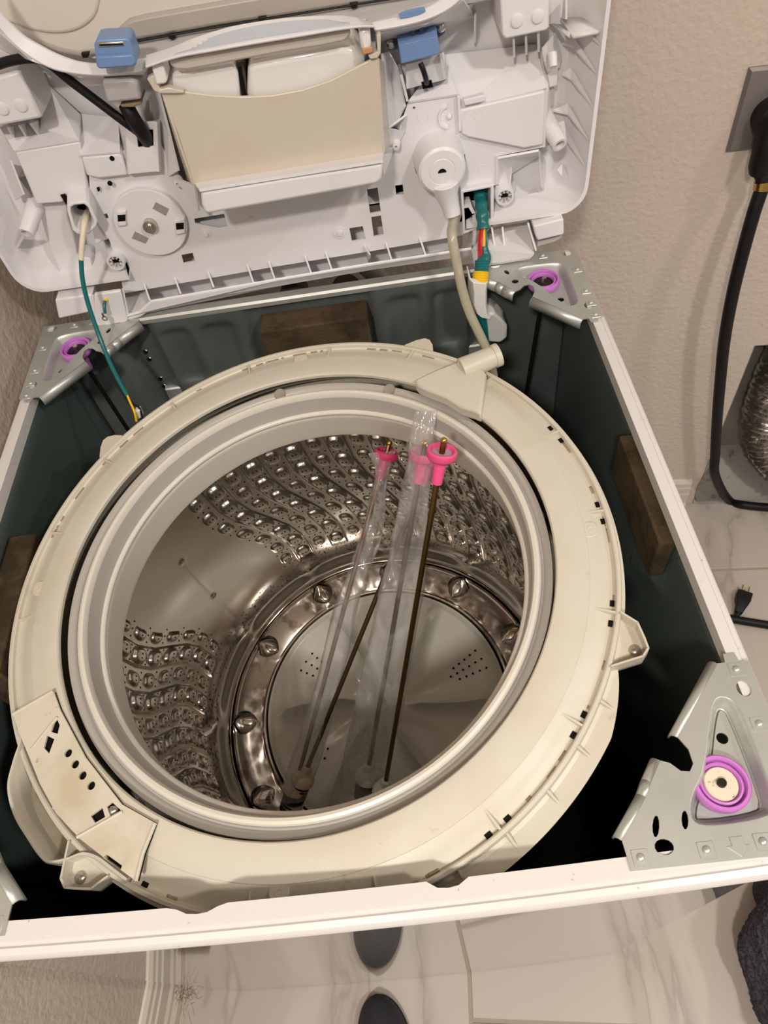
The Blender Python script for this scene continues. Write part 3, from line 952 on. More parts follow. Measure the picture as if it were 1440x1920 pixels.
def lp(px, py, e):
    p = on_y(px, py, LY - e); return float(p[0]), float(p[2])


LOFF = Matrix.Translation((0, -LY, -RIM))


def lbuild(name, mb, m=None, parent=None, **k):
    par = parent or lid
    return mb.build(name, m or M_LID, par, LOFF if par is lid else None, **k)


def lprism(name, pts, e1, e0, m=None, parent=None, bevel=.0015, mb=None, taper=1.0, **k):
    """outline given where its front face lies (distance e1 in front of the rim plane), running back to e0"""
    q = [lp(x, y, e1) for x, y in pts]
    mb = MB()
    cx = sum(p[0] for p in q) / len(q); cz = sum(p[1] for p in q) / len(q)
    mb.loft([[(x, LY - e1, z) for x, z in q], [(cx + (x - cx) * taper, LY - e0, cz + (z - cz) * taper) for x, z in q]])
    return lbuild(name, mb, m, parent, bevel=bevel, **k)


def lholed(name, outer, holes, e1, th, m=None, parent=None, bevel=None):
    o = [lp(x, y, e1) for x, y in outer]; hs = [[lp(x, y, e1) for x, y in h] for h in holes]
    mb = MB(); holed(mb, o, hs, lambda p: (p[0], LY - e1, p[1]), lambda p: (p[0], LY - e1 + th, p[1]))
    return lbuild(name, mb, m, parent, bevel=bevel, smooth=30)


def lsheet(name, faces, m=None, parent=None, th=.0025, **k):
    """thin moulded faces through points (px, py, e)"""
    mb = MB()
    for f in faces:
        vs = []
        for x, y, e in f:
            a, b = lp(x, y, e); vs.append((a, LY - e, b))
        mb.add(vs, [list(range(len(vs)))])
    return lbuild(name, mb, m, parent, solid=(th, 0), **k)


def lfin(name, pts, m=None, parent=None, half=.0011, axis=0):
    """thin rib: outline of (px, py, e) points, thickened sideways (axis 0) or vertically (axis 2)"""
    vs = []
    for x, y, e in pts:
        a, b = lp(x, y, e); vs.append(Vector((a, LY - e, b)))
    d = Vector((half, 0, 0)) if axis == 0 else Vector((0, 0, half))
    mb = MB(); mb.loft([[tuple(v - d) for v in vs], [tuple(v + d) for v in vs]])
    return lbuild(name, mb, m, parent, smooth=None)


# shell: rounded tray with drafted side walls, open at the top where the door sits
X0, X1, Z0, Z1 = -.338, .345, 1.000, 1.655
OUT = -.056
sh = MB()
rim_o = rrect(X0, Z0, X1, Z1, .030, 6); rim_i = rrect(X0 + .004, Z0 + .004, X1 - .004, Z1 - .004, .028, 6)
b1 = rrect(X0 + .012, Z0 + .012, X1 - .012, Z1 - .012, .026, 6); b2 = rrect(X0 + .021, Z0 + .019, X1 - .021, Z1 - .019, .022, 6)
bo = rrect(X0 + .002, Z0 + .002, X1 - .002, Z1 - .002, .03, 6); bo2 = rrect(X0 + .010, Z0 + .010, X1 - .010, Z1 - .010, .03, 6)
def stepped(p):
    """raise the middle of the bottom edge so that the pocket row opens below it"""
    n = 7; z = p[3 * n - 1][1]
    return p[:3 * n] + [(p[3 * n - 1][0] + .0002, z), (-.205, z), (-.205, z + .034, 1), (.205, z + .034, 1), (.205, z)] + p[3 * n:]
rim_o, rim_i, b1, b2, bo, bo2 = [stepped(p) for p in (rim_o, rim_i, b1, b2, bo, bo2)]
Y3 = lambda pts, e: [(p[0], LY - (min(e, -.022) if len(p) > 2 else e), p[1]) for p in pts]
sh.loft([Y3(b2, OUT), Y3(b1, OUT + .010), Y3(rim_i, 0), Y3(rim_o, 0), Y3(bo, -.012), Y3(bo2, -.060), Y3(bo2, -.066)], cap0=True, cap1=True)
shell = lbuild('shell', sh, smooth=35)

# gussets inside the right wall
for (x, y, l, h) in ((1135, 72, 78, 8), (1126, 128, 42, 22), (1116, 190, 34, 26), (1108, 255, 62, 24), (1101, 305, 34, 30), (1078, 380, 22, 36)):
    a = lp(x, y, -.004)
    zc = a[1]
    mb = MB()
    ll = l / 1300 * .9
    xw = X1 - .005
    vs = [(xw, LY + .002, zc - .004), (xw - .014, LY + .045, zc + h * .00030), (xw - .014 - ll * .35, LY + .050, zc + h * .00045), (xw - .013, LY + .052, zc + h * .0006)]
    mb.loft([[(p[0], p[1], p[2] - .001) for p in vs], [(p[0], p[1], p[2] + .001) for p in vs]])
    lbuild('gusset', mb, parent=None, smooth=None)
lsheet('corner_shelf', [[(1050, 36, -.050), (1075, 70, -.006), (1137, 58, -.006), (1098, 34, -.05)]], th=.003)
lsheet('corner_shelf', [[(1030, 47, -.050), (1070, 72, -.015), (1067, 60, -.015), (1040, 44, -.05)]])
lfin('corner_fin', [(1058, 0, -.05), (1055, 35, -.05), (1062, 36, -.02), (1062, 0, -.02)])
# left wall fins
for p in ([(0, 300, -.04), (30, 375, -.04), (45, 365, -.01), (20, 300, -.01)],):
    lfin('wall_fin', p)
# left skirt gussets seen at the lower left corner
for (x, y) in ((22, 480), (72, 530)):
    a = lp(x, y, -.010)
    mb = MB(); mb.loft([[(a[0] - .02, LY + .02 + .03 * s, a[1] - .012 + s * .001), (a[0] + .010, LY + .052, a[1] + .03 + s * .001), (a[0] - .002, LY + .052, a[1] + .0)] for s in (0, .05)])

# central inner panel: a plate with real openings, in front of the tray
PE = -.014
outer = [(165, 300), (236, 282), (300, 270), (340, 335), (352, 345), (720, 292), (740, 270), (765, 192), (857, 178), (862, 203), (1022, 166), (1018, 276), (932, 293), (932, 347), (868, 355), (868, 440), (700, 469), (520, 498), (232, 549), (222, 500), (205, 450), (182, 415), (170, 380)]
holes = [[(364, 410), (420, 401), (427, 424), (411, 427), (366, 419)], [(340, 478), (361, 474), (366, 490), (344, 494)],
         [(688, 355), (708, 352), (714, 397), (694, 401)], [(696, 407), (714, 404), (720, 440), (701, 444)],
         [(655, 428), (680, 424), (686, 448), (660, 453)], [(741, 348), (755, 346), (757, 364), (743, 366)],
         [(194, 402), (200, 400), (205, 410), (198, 411)],
         [(777, 314), (783, 306), (786, 325), (781, 327)], [(862, 283), (872, 290), (873, 305), (866, 304)],
         [(774, 201), (776, 199.5), (779, 201), (779, 204), (776, 205.5), (773.5, 204)], [(865, 199), (868, 197.5), (871, 199), (871, 202), (868, 203.5), (865, 202)]]
panel = lholed('inner_panel', outer, holes, PE, .0025)
# black blocks whose colour gives the shade behind small openings
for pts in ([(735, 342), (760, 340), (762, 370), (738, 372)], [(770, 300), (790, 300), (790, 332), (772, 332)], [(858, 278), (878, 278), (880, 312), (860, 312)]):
    lprism('opening_shade', pts, -.030, -.034, M_DARK, bevel=None)
# shelf returning from the panel's lower edge to the tray, closing the pockets at the top
lsheet('panel_lower_edge', [[(232, 549, PE), (520, 498, PE), (700, 469, PE), (868, 440, PE), (868, 440, -.030), (700, 469, -.030), (520, 498, -.030), (232, 549, -.030)]], th=.0015)
# raised plate at the right with its slope
lprism('raised_plate', [(862, 206), (1022, 170), (1019, 272), (982, 279), (878, 258), (866, 252)], PE + .006, PE, parent=panel, bevel=.002)
lprism('raised_plate', [(868, 188), (908, 178), (911, 190), (872, 199)], PE + .008, PE, parent=panel, bevel=.001)
lsheet('upper_slope', [[(862, 205, PE + .002), (1024, 166, PE + .002), (1006, 84, -.052), (833, 104, -.052)], [(765, 192, PE + .002), (858, 178, PE + .002), (833, 104, -.052), (800, 150, -.040)],
                       [(1024, 166, PE), (1020, 276, PE), (1032, 270, -.05), (1030, 95, -.05), (1006, 84, -.052)]], parent=panel, smooth=None)
for (x, y, r) in ((387, 438, 10), (637, 436, 13)):
    a = lp(x, y, PE); q = Matrix.Translation((a[0], LY - PE, a[1])) @ Matrix.Rotation(PI / 2, 4, 'X')
    mb = MB(); k = .0006 * r; mb.lathe([(0, .0032), (k * .4, .0030), (k * .45, .0010), (k, .0006), (k * 1.02, -.001)], 20, q); lbuild('moulded_boss', mb, parent=panel, smooth=30)
a = lp(472, 410, PE); mb = MB(); mb.lathe([(0, .002), (.0028, .002), (.0032, 0)], 14, Matrix.Translation((a[0], LY - PE, a[1])) @ Matrix.Rotation(PI / 2, 4, 'X')); lbuild('moulded_boss', mb, parent=panel)
for (x, y) in ((905, 318), (896, 214), (793, 220), (882, 216)):
    a = lp(x, y, PE + (.006 if x > 875 and y < 260 else 0)); q = Matrix.Translation((a[0], LY - PE - (.006 if x > 875 and y < 260 else 0), a[1])) @ Matrix.Rotation(PI / 2, 4, 'X')
    mb = MB(); mb.lathe([(.0052, -.0005), (.0056, .0004), (.0062, -.0005)], 22, q); lbuild('ejector_ring', mb, parent=panel)
# half-round boss and clip between the two plates
a = lp(842, 218, PE); mb = MB(); mb.lathe([(.0085, 0), (.0100, .0028), (.0118, .0028), (.0125, 0)], 20, Matrix.Translation((a[0], LY - PE, a[1])) @ Matrix.Rotation(PI / 2, 4, 'X'), PI * .55, PI * 1.45); mb.ball((a[0], LY - PE, a[1]), .0035); lbuild('moulded_boss', mb, parent=panel)
lprism('panel_rib', [(857, 180), (863, 180), (866, 246), (860, 248)], PE + .006, PE, parent=panel, bevel=.001)

# left sloped housing and stepped boxes
lsheet('left_slope', [[(28, 285, -.010), (150, 265, -.010), (151, 215, -.045), (92, 160, -.052), (75, 240, -.040)],
                      [(150, 293, -.006), (226, 287, -.006), (222, 222, -.050), (151, 215, -.050)],
                      [(0, 240, -.03), (28, 285, -.010), (75, 240, -.04), (40, 225, -.045)]], smooth=None)
lprism('left_box', [(28, 285), (150, 265), (168, 368), (130, 362), (118, 380), (68, 384)], -.010, -.050, bevel=.002)
lprism('left_box', [(152, 294), (226, 287), (240, 330), (186, 336), (162, 330)], -.006, -.050, bevel=.0025)
lprism('left_box', [(68, 384), (124, 378), (128, 410), (138, 440), (145, 480), (170, 485), (180, 548), (130, 556), (95, 470)], -.026, -.055, bevel=.002)
lprism('left_box', [(165, 372), (196, 392), (212, 445), (178, 460), (172, 420)], -.020, -.05, bevel=.002)
for x, y in ((210, 297), (206, 344)):
    a = lp(x, y, -.0058); mb = MB(); mb.lathe([(0, .0004), (.0026, .0004), (.0026, -.001)], 14, Matrix.Translation((a[0], LY + .0058, a[1])) @ Matrix.Rotation(PI / 2, 4, 'X')); lbuild('screw_hole', mb, M_HOLE)
for pts in ([(113, 366), (122, 364), (127, 378), (124, 384)], [(181, 353), (186, 352), (187, 358), (184, 360)]):
    lprism('slot', pts, -.0085, -.011, M_HOLE, bevel=None)
# side slot at the far left
lprism('slot', [(34, 333), (50, 330), (66, 358), (58, 365)], -.030, -.056, M_GREYP, bevel=None)

# boxes with two round bumps at both upper corners
for pts, bumps, nm in (([(-60, 160), (35, 132), (80, 222), (-50, 246)], ((5, 204), (40, 198)), 'bumped_box'), ([(937, -20), (1030, -40), (1030, 52), (1024, 58), (948, 74), (941, 66)], ((969, 39), (1008, 31)), 'bumped_box')):
    bx = lprism(nm, pts, .004, -.052, bevel=.003)
    for x, y in bumps:
        a = lp(x, y, .004); mb = MB(); mb.lathe([(0, .0022), (.0040, .0022), (.0052, .0018), (.0056, .0008), (.0062, .0006), (.0066, -.0005)], 22, Matrix.Translation((a[0], LY - .004, a[1])) @ Matrix.Rotation(PI / 2, 4, 'X'))
        lbuild('bump', mb, parent=bx, smooth=35)
for pts in ([(15, 240, .002), (29, 264, -.030), (15, 246, -.03)], [(36, 236, .002), (50, 258, -.030), (36, 240, -.03)], [(57, 232, .002), (73, 254, -.030), (58, 236, -.03)]):
    lfin('support_rib', [(pts[0][0], pts[0][1], pts[0][2]), (pts[1][0], pts[1][1], pts[1][2]), (pts[1][0], pts[1][1] - 30, -.05), (pts[0][0], pts[0][1] - 10, -.05)])
for x, y in ((963, 74), (986, 69), (1009, 64)):
    lfin('support_rib', [(x, y, .000), (x + 1, y + 34, -.020), (x + 2, y + 20, -.052), (x, y - 30, -.052)])
lfin('wall_rib', [(891, 28, -.01), (890, 80, -.045), (890, 60, -.055), (891, 20, -.055)])
# small catch right of the slope
lsheet('catch', [[(1018, 90, -.02), (1040, 62, -.045), (1052, 105, -.045), (1022, 116, -.02)], [(1022, 116, -.02), (1052, 105, -.045), (1048, 125, -.05), (1026, 135, -.03)]], smooth=None)
a = lp(1034, 110, -.022); mb = MB(); mb.cyl((a[0], LY + .02, a[1] + .006), (a[0], LY + .012, a[1] - .004), .0048, .0042, 16); lbuild('catch_pin', mb)
lprism('catch_plate', [(1025, 130), (1046, 122), (1045, 160), (1030, 165)], -.036, -.045, bevel=.001)
lprism('slot', [(1028, 168), (1040, 166), (1038, 196), (1028, 200)], -.045, -.0555, M_GREYP, bevel=None)

# round motor boss at the lower left
a = lp(282, 420, PE + .008); ctr = Matrix.Translation((a[0], LY - PE - .008, a[1])) @ Matrix.Rotation(PI / 2, 4, 'X')
R0 = .0405
mb = MB(); mb.lathe([(0, .0000), (R0 * .98, 0), (R0, -.001), (R0, -.0085), (R0 * 1.18, -.0100), (R0 * 1.20, -.012)], 64, ctr)
boss = lbuild('round_boss', mb, smooth=35)
mb = MB(); mb.cyl(ctr @ Vector((0, 0, -.001)), ctr @ Vector((0, 0, .0075)), .0078, .0074, 24); mb.cyl(ctr @ Vector((0, 0, .0075)), ctr @ Vector((0, 0, .0105)), .0046, .0042, 18); lbuild('shaft', mb, M_CHROME, boss)
for pts in ([(292, 379), (317, 392), (311, 405), (286, 391)], [(253, 434), (279, 447), (273, 457), (247, 447)]):
    lprism('slot', pts, PE + .0083, PE + .0078, mat('slot_grey', (150, 144, 138), .6), boss, bevel=None)
for pts in ([(218, 398), (236, 394), (238, 424), (221, 426)], [(326, 415), (346, 408), (348, 438), (330, 442)]):
    t = lprism('tab', pts, PE + .011, PE - .004, None, boss, bevel=.0015)
    cx = sum(p[0] for p in pts) / 4; cy = sum(p[1] for p in pts) / 4
    lprism('tab_hole', [(cx - 8, cy - 7), (cx + 7, cy - 8), (cx + 7, cy + 4), (cx - 7, cy + 5)], PE + .0114, PE + .010, M_HOLE, boss, bevel=None)

# pump cap with its neck and outlet
a = lp(829, 322, .020); ctr = Matrix.Translation((a[0], LY - .020, a[1])) @ Matrix.Rotation(PI / 2, 4, 'X')
mb = MB(); mb.lathe([(0, .0004), (.0130, .0002), (.0138, -.0004), (.0144, .0002), (.0225, .0000), (.0252, -.0020), (.0262, -.0060), (.0280, -.034)], 56, ctr)
cap = lbuild('pump_cap', mb, smooth=35)
mb = MB(); n = 14
pts = [(.0046 * math.cos(PI * k / n), .0044 * math.sin(PI * k / n) - .001) for k in range(n + 1)]
mb.loft([[tuple(ctr @ Vector((x, y, .0006))) for x, y in pts], [tuple(ctr @ Vector((x, y, -.002))) for x, y in pts]]); lbuild('vent_hole', mb, M_HOLE, cap)
mb = MB()
mb.tube([ctr @ Vector((.003, -.016, -.010)), ctr @ Vector((.0050, -.032, -.010)), ctr @ Vector((.0085, -.046, -.009)), ctr @ Vector((.0100, -.056, -.006))], [.0170, .0125, .0100, .0096], 24)
lbuild('outlet_neck', mb, None, cap, bevel=.001)
tip = ctr @ Vector((.0100, -.056, -.006)); td = (ctr @ Vector((.0100, -.056, -.006)) - ctr @ Vector((.0085, -.046, -.009))).normalized()
mb = MB(); mb.cyl(tip, tip + td * .0006, .0066, seg=20); lbuild('outlet_bore', mb, M_HOLE, cap)

# rounded square cable nozzle at the left
no = [(126, 386), (134, 380), (160, 377), (168, 383), (183, 414), (181, 424), (168, 439), (158, 441), (144, 439), (136, 432), (126, 396)]
ni = [(133, 389), (140, 385), (157, 383), (164, 388), (177, 416), (175, 422), (166, 432), (158, 434), (148, 432), (141, 426), (133, 398)]
o = [lp(x, y, .012) for x, y in no]; i_ = [lp(x, y, .012) for x, y in ni]
mb = MB(); holed(mb, o, [i_], lambda p: (p[0], LY - .012, p[1]), lambda p: (p[0] - .004, LY + .030, p[1] + .010))
nz = lbuild('cable_nozzle', mb, smooth=40, bevel=.0012)
lprism('nozzle_shade', [(138, 390), (158, 386), (172, 416), (158, 428), (146, 424)], -.020, -.024, M_DARK, bevel=None)  # black plate, shade deep in the nozzle put into its colour

# screw posts
def post(px, py, e, ln, r=.0085, up=.022, dx=.004):
    a = lp(px, py, e); p0 = Vector((a[0], LY - e, a[1])); p1 = p0 + Vector((dx, ln, up))
    q = (p0 - p1).to_track_quat('Z', 'Y').to_matrix().to_4x4(); q.translation = p0
    mb = MB(); mb.lathe([(r * .60, -.012), (r * .62, 0), (r * .95, 0), (r, -.0012), (r * 1.25, -(p0 - p1).length)], 26, q)
    po = lbuild('screw_post', mb, smooth=35)
    mb = MB(); mb.lathe([(0, -.010), (r * .6, -.010)], 18, q); lbuild('post_bore', mb, M_HOLE, po)
post(49, 438, .004, .050, up=.022, dx=.018); post(1050, 272, -.004, .044, up=.016, dx=-.012)
for f in ([(1020, 238, -.04), (1058, 228, -.04), (1062, 262, -.012), (1034, 270, -.012)], [(1022, 245, -.03), (1040, 280, -.02), (1034, 276, -.05)], [(62, 395, -.03), (78, 400, -.03), (70, 432, -.008), (62, 436, -.008)], [(45, 440, -.01), (22, 482, -.045), (42, 450, -.05)]):
    lsheet('post_web', [f], smooth=None)

# star bosses with spokes
for (x, y) in ((217, 493), (947, 370)):
    a = lp(x, y, -.004); ct = Vector((a[0], LY + .004, a[1])); q = Matrix.Translation(ct) @ Matrix.Rotation(PI / 2, 4, 'X')
    mb = MB(); mb.lathe([(.0080, -.030), (.0080, 0), (.0100, 0), (.0106, -.001), (.0118, -.045)], 28, q)
    st = lbuild('star_boss', mb, smooth=35)
    mb = MB(); mb.lathe([(0, -.006), (.0082, -.006)], 18, q); mb.lathe([(0, -.0050), (.0035, -.0050), (.0035, -.006)], 12, q)
    lbuild('boss_core', mb, M_GREYP, st)
    mb = MB(); mb.box((-.004, -.002, -.0046), (.004, .002, -.0040), M=q); lbuild('boss_slot', mb, M_HOLE, st)
    for k in range(8):
        an = k * PI / 4 + .2
        mb = MB(); mb.box((.0045, -.0006, -.0058), (.0082, .0006, -.001), M=q @ Matrix.Rotation(an, 4, 'Z')); lbuild('spoke', mb, None, st)
    for an in (.9, 2.3, 3.6, 4.71, 5.7):
        mb = MB(); t = q @ Matrix.Rotation(an, 4, 'Z')
        vs = [(.0095, -.006), (.018, -.025), (.026, -.046), (.0095, -.046)]
        mb.loft([[tuple(t @ Vector((u, s * .0009, v))) for u, v in vs] for s in (-1, 1)]); lbuild('star_rib', mb, None, st)

# harness opening: deep framed box
fo = [(864, 357), (926, 346), (926, 418), (868, 440)]
fi = [(869, 362), (920, 352), (920, 414), (873, 434)]
o = [lp(x, y, -.004) for x, y in fo]; i_ = [lp(x, y, -.004) for x, y in fi]
mb = MB(); holed(mb, o, [i_], lambda p: (p[0], LY + .004, p[1]), lambda p: (p[0], LY + .045, p[1]))
lbuild('harness_frame', mb, bevel=.001, smooth=30)
lprism('frame_shade', [(866, 358), (925, 348), (925, 416), (870, 438)], -.040, -.044, M_DARK, bevel=None)  # black plate painted for the shade inside the framed opening
mb = MB()
a0 = [lp(x, y, -.006) for x, y in ((868, 415), (875, 390), (885, 388), (892, 400), (893, 440), (889, 470))]
mb.loft([[(x, LY + .006, z) for x, z in a0] + [(x - .004, LY + .006, z) for x, z in a0[::-1]], [(x, LY + .030, z) for x, z in a0] + [(x - .004, LY + .030, z) for x, z in a0[::-1]]]); lbuild('cable_guard', mb, smooth=50)

# row of pockets below the panel: back wall, dividing ribs and the bottom flange
lsheet('bottom_flange', [[(240, 576, -.048), (868, 466, -.048), (884, 470, -.020), (884, 458, .012), (884, 466, .012), (700, 494, .012), (520, 524, .012), (283, 565, .012), (262, 585, .012), (236, 592, .012)]], th=.003, smooth=None)
lsheet('pocket_back', [[(240, 576, -.048), (868, 466, -.048), (866, 400, -.048), (236, 505, -.048)]], th=.002, smooth=None)
lsheet('bottom_lip', [[(283, 565, .012), (520, 524, .012), (700, 494, .012), (884, 466, .012), (884, 478, .006), (700, 504, .006), (520, 535, .006), (283, 574, .006)]], th=.002, smooth=None)
for x, y, h in ((273, 535, 28), (331, 525, 26), (393, 513, 26), (467, 500, 30), (507, 493, 30), (575, 483, 28), (614, 476, 30), (686, 464, 14), (727, 458, 32), (790, 448, 30)):
    lfin('pocket_rib', [(x - 4, y - 6, PE - .002), (x + 8, y + h, .010), (x + 6, y + 30, -.044), (x - 4, y - 12, -.046)])
# bottom tabs: left block, tongue, curved pocket; right tongue and block
lprism('corner_block', [(103, 562), (172, 552), (176, 584), (110, 598), (106, 580)], .010, -.055, bevel=.002)
lprism('locating_tongue', [(176, 552), (226, 545), (240, 600), (236, 606), (186, 613), (175, 606)], .014, .008, bevel=.002)
lsheet('tongue_pocket', [[(176, 556, -.04), (226, 548, -.04), (232, 600, .010), (180, 610, .010)], [(176, 556, -.04), (180, 610, .010), (175, 606, .012), (174, 552, .012)], [(226, 548, -.045), (234, 600, .012), (240, 590, .012), (230, 540, .012)]], th=.002, smooth=None)
lsheet('curved_pocket', [[(230, 545, -.045), (268, 538, -.045), (284, 565, .010), (278, 582, .010), (262, 592, .010), (238, 598, .010)]], th=.003, smooth=None)
lsheet('locating_tongue', [[(920, 428, -.040), (988, 418, -.040), (1001, 478, .012), (994, 484, .012), (935, 494, .012), (890, 500, .012), (884, 468, .012)]], th=.004, smooth=None)
lfin('tongue_rib', [(942, 425, -.01), (948, 480, .010), (946, 440, -.035), (942, 420, -.04)])
lfin('tongue_rib', [(922, 425, -.01), (930, 478, .012), (926, 445, -.035), (922, 420, -.04)])
lfin('tongue_rib', [(990, 418, .0), (1005, 470, .012), (1000, 430, -.035), (990, 410, -.04)])
lprism('corner_block', [(1000, 424), (1057, 410), (1058, 440), (1008, 452), (1003, 440)], .010, -.055, bevel=.002)
lprism('corner_block', [(1008, 454), (1054, 444), (1042, 452), (1008, 462)], .006, -.03, M_GREYP, bevel=None)
# lower right cell walls
lsheet('cell_wall', [[(932, 296, -.012), (1010, 282, -.012), (1012, 290, -.05), (934, 340, -.05)], [(932, 292, -.012), (932, 346, -.012), (946, 350, -.052), (946, 300, -.052)], [(1010, 282, -.012), (1016, 350, -.02), (1020, 362, -.05), (1022, 300, -.052)]], smooth=None)
lprism('cell_step', [(970, 372), (1010, 360), (1010, 388), (975, 392)], -.034, -.054, bevel=.002)

# door seen through the opening, its raised inner field, gasket and clips
dpts = [(-120, 40), (-30, 10), (20, 55), (70, 88), (110, 104), (150, 112), (185, 108), (240, 92), (300, 78), (400, 58), (700, 10), (900, -22), (1000, -60), (1000, -620), (-120, -620)]
q = [lp(x, y, -.030) for x, y in dpts]
mb = MB(); mb.loft([[(x, LY + .030, z) for x, z in q], [(x, LY + .050, z) for x, z in q]]); door = lbuild('door', mb, M_DOOR, bevel=.008, bseg=3)
lprism('door_inner_field', [(215, 88), (222, 55), (240, 38), (270, 30), (560, -20), (800, -60), (900, -40), (700, 4), (400, 50), (245, 78)], -.024, -.034, mat('door_plastic_shaded', (176, 168, 160), .4), door, bevel=.003)  # darker copy of the door plastic, shade painted into its colour
lprism('door_relief', smooth_poly([(-80, 30), (0, 36), (60, 60), (110, 66), (150, 58), (180, 34), (188, 0), (188, -60), (-80, -60)], 2), -.027, -.034, M_DOOR, door, bevel=.004, bseg=4)
gp = [lp(x, y, -.020) for x, y in ((243, 80), (400, 52), (560, 26), (720, 0), (900, -28))]
mb = MB(); mb.tube([(x, LY + .020, z) for x, z in gp], .0010, 8); lbuild('gasket', mb, M_BLACK)
for x, y in ((323, 68), (492, 36), (664, 10), (160, 103)):
    lprism('clip', [(x - 9, y - 3), (x + 8, y - 5), (x + 5, y + 6), (x - 5, y + 7)], -.019, -.024, M_BLACK, bevel=.001)
lsheet('opening_strip', [[(170, 110, -.028), (245, 82, -.026), (400, 56, -.026), (700, 6, -.026), (900, -26, -.026), (920, 0, -.02), (700, 42, -.012), (400, 100, -.012), (270, 118, -.012)]], M_GREYP, smooth=None)
# curved rim of the door opening
def rim_strip(lo, up, name):
    lo = spline(lo, 6); up = spline(up, 6)
    n = len(lo); rings = []
    for i in range(n):
        a = lp(*lo[i], .034); b = lp(*up[i], .026); 
        rings.append([(a[0], LY - .034, a[1]), (a[0], LY - .0355, a[1] + .0022), (b[0], LY - .028, b[1]), (b[0], LY - .024, b[1] - .0005), (a[0], LY - .0310, a[1] - .0003)])
    mb = MB(); mb.loft(rings); return lbuild(name, mb, smooth=50, bevel=.0006)
rim1 = rim_strip([(-60, -20), (0, 53), (30, 86), (60, 110), (100, 131), (150, 141), (200, 143), (240, 140), (275, 135)], [(-60, -60), (0, 20), (40, 62), (75, 84), (115, 104), (155, 116), (200, 118), (240, 114), (285, 106)], 'opening_rim')
rim2 = rim_strip([(703, 60), (750, 52), (800, 39), (840, 20), (868, -4), (900, -40), (960, -100)], [(695, 42), (750, 30), (790, 18), (820, 2), (845, -20), (880, -60), (930, -120)], 'opening_rim')
lprism('lock_mark', [(748, 30), (760, 24), (785, 18), (797, 17), (798, 21), (788, 27), (765, 33), (750, 34)], .0315, .026, M_BLUE, rim2, bevel=None)
lsheet('rim_web', [[(0, 60, .028), (60, 112, .028), (150, 142, .028), (270, 136, .028), (270, 150, -.05), (150, 158, -.05), (60, 125, -.05), (0, 90, -.05)]], smooth=None)
lsheet('rim_web', [[(705, 62, .028), (800, 42, .028), (868, -2, .028), (890, 30, -.05), (800, 70, -.05), (705, 90, -.05)]], smooth=None)

# blue latch on the rim with a metal slot, its grey housing below
bl = lprism('blue_latch', [(176, 84), (180, 76), (186, 74), (236, 71), (243, 76), (255, 112), (256, 120), (250, 125), (188, 130), (181, 126)], .052, .026, M_BLUE, bevel=.003, bseg=3)
lprism('latch_ledge', [(180, 106), (247, 102), (256, 119), (250, 125), (188, 130), (182, 125)], .056, .048, M_BLUE, bl, bevel=.0025)
lprism('latch_slot', [(182, 80), (232, 78), (234, 87), (184, 90)], .0528, .051, M_CHROME, bl, bevel=.001)
lprism('slot_gap', [(186, 83.5), (230, 82), (231, 84.5), (187, 86.5)], .0532, .052, M_HOLE, bl, bevel=None)
lprism('latch_housing', [(190, 150), (240, 147), (252, 149), (262, 160), (266, 188), (200, 195)], .030, -.020, M_GREYP, bevel=.003)
lprism('latch_dirt', [(224, 196), (266, 188), (266, 196), (250, 202), (228, 202)], .022, -.005, mat('latch_grease', (150, 132, 104), .8), bevel=.002)
# shroud with the black hole the cables run into
so = [(236, 232), (292, 228), (296, 322), (243, 327)]
si = [(256, 246), (287, 243), (288, 274), (259, 277)]
lholed('cable_shroud', so, [si], .000, .003, bevel=.0006)
lprism('shroud_shade', [(248, 236), (291, 234), (292, 290), (250, 292)], -.016, -.020, M_DARK, bevel=None)  # black backing, its colour gives the shade within the shroud hole
lsheet('shroud_side', [[(236, 232, 0), (243, 327, 0), (232, 320, -.04), (222, 215, -.045)], [(292, 228, 0), (296, 322, 0), (310, 310, -.04), (306, 220, -.04)]], smooth=None)

# cables of the latch
def lpath(pts, n=8):
    o = []
    for x, y, e in pts:
        a = lp(x, y, e); o.append((a[0], LY - e, a[1]))
    return spline(o, n)
mb = MB(); mb.tube(lpath([(-60, 150, .0), (-20, 128, .004), (20, 114, .008), (62, 109, .010), (90, 118, .008), (130, 150, .006), (180, 188, .006), (230, 226, .008), (262, 250, .004), (276, 266, -.010)]), .0044, 12)
lbuild('latch_cable', mb, M_BLACK)
mb = MB(); mb.tube(lpath([(236, 196, .006), (244, 212, .010), (256, 232, .010), (268, 250, .004), (278, 266, -.008)]), [.0075] * 33, 12)
lbuild('latch_cable', mb, M_BLACK)

# blue lock block at the right with screws and its black strap
lk = lprism('lock_block', [(747, 83), (820, 66), (826, 101), (752, 121)], .016, -.030, M_BLUE, bevel=.0012)
lsheet('lock_top', [[(747, 83, .016), (820, 66, .016), (816, 38, -.008), (742, 56, -.008)]], M_BLUE, lk, th=.003, smooth=None)
for pts in ([(770, 58), (777, 56), (780, 73), (773, 74)], [(786, 54), (794, 52), (797, 69), (789, 71)]):
    lprism('lock_slot', pts, .012, .004, M_NAVY, lk, bevel=None)
for pts, sx, sy in (([(725, 60), (748, 56), (752, 92), (728, 95)], 733, 82), ([(815, 32), (830, 40), (835, 62), (822, 72)], 827, 51)):
    ea = lprism('lock_ear', pts, -.008, -.030, M_NAVY, lk, bevel=.001)
    a = lp(sx, sy, -.007); q = Matrix.Translation((a[0], LY + .007, a[1])) @ Matrix.Rotation(PI / 2, 4, 'X')
    mb = MB(); mb.lathe([(0, .0034), (.0022, .0032), (.0042, .0012), (.0044, -.002)], 18, q); lbuild('screw', mb, M_CHROME, lk)
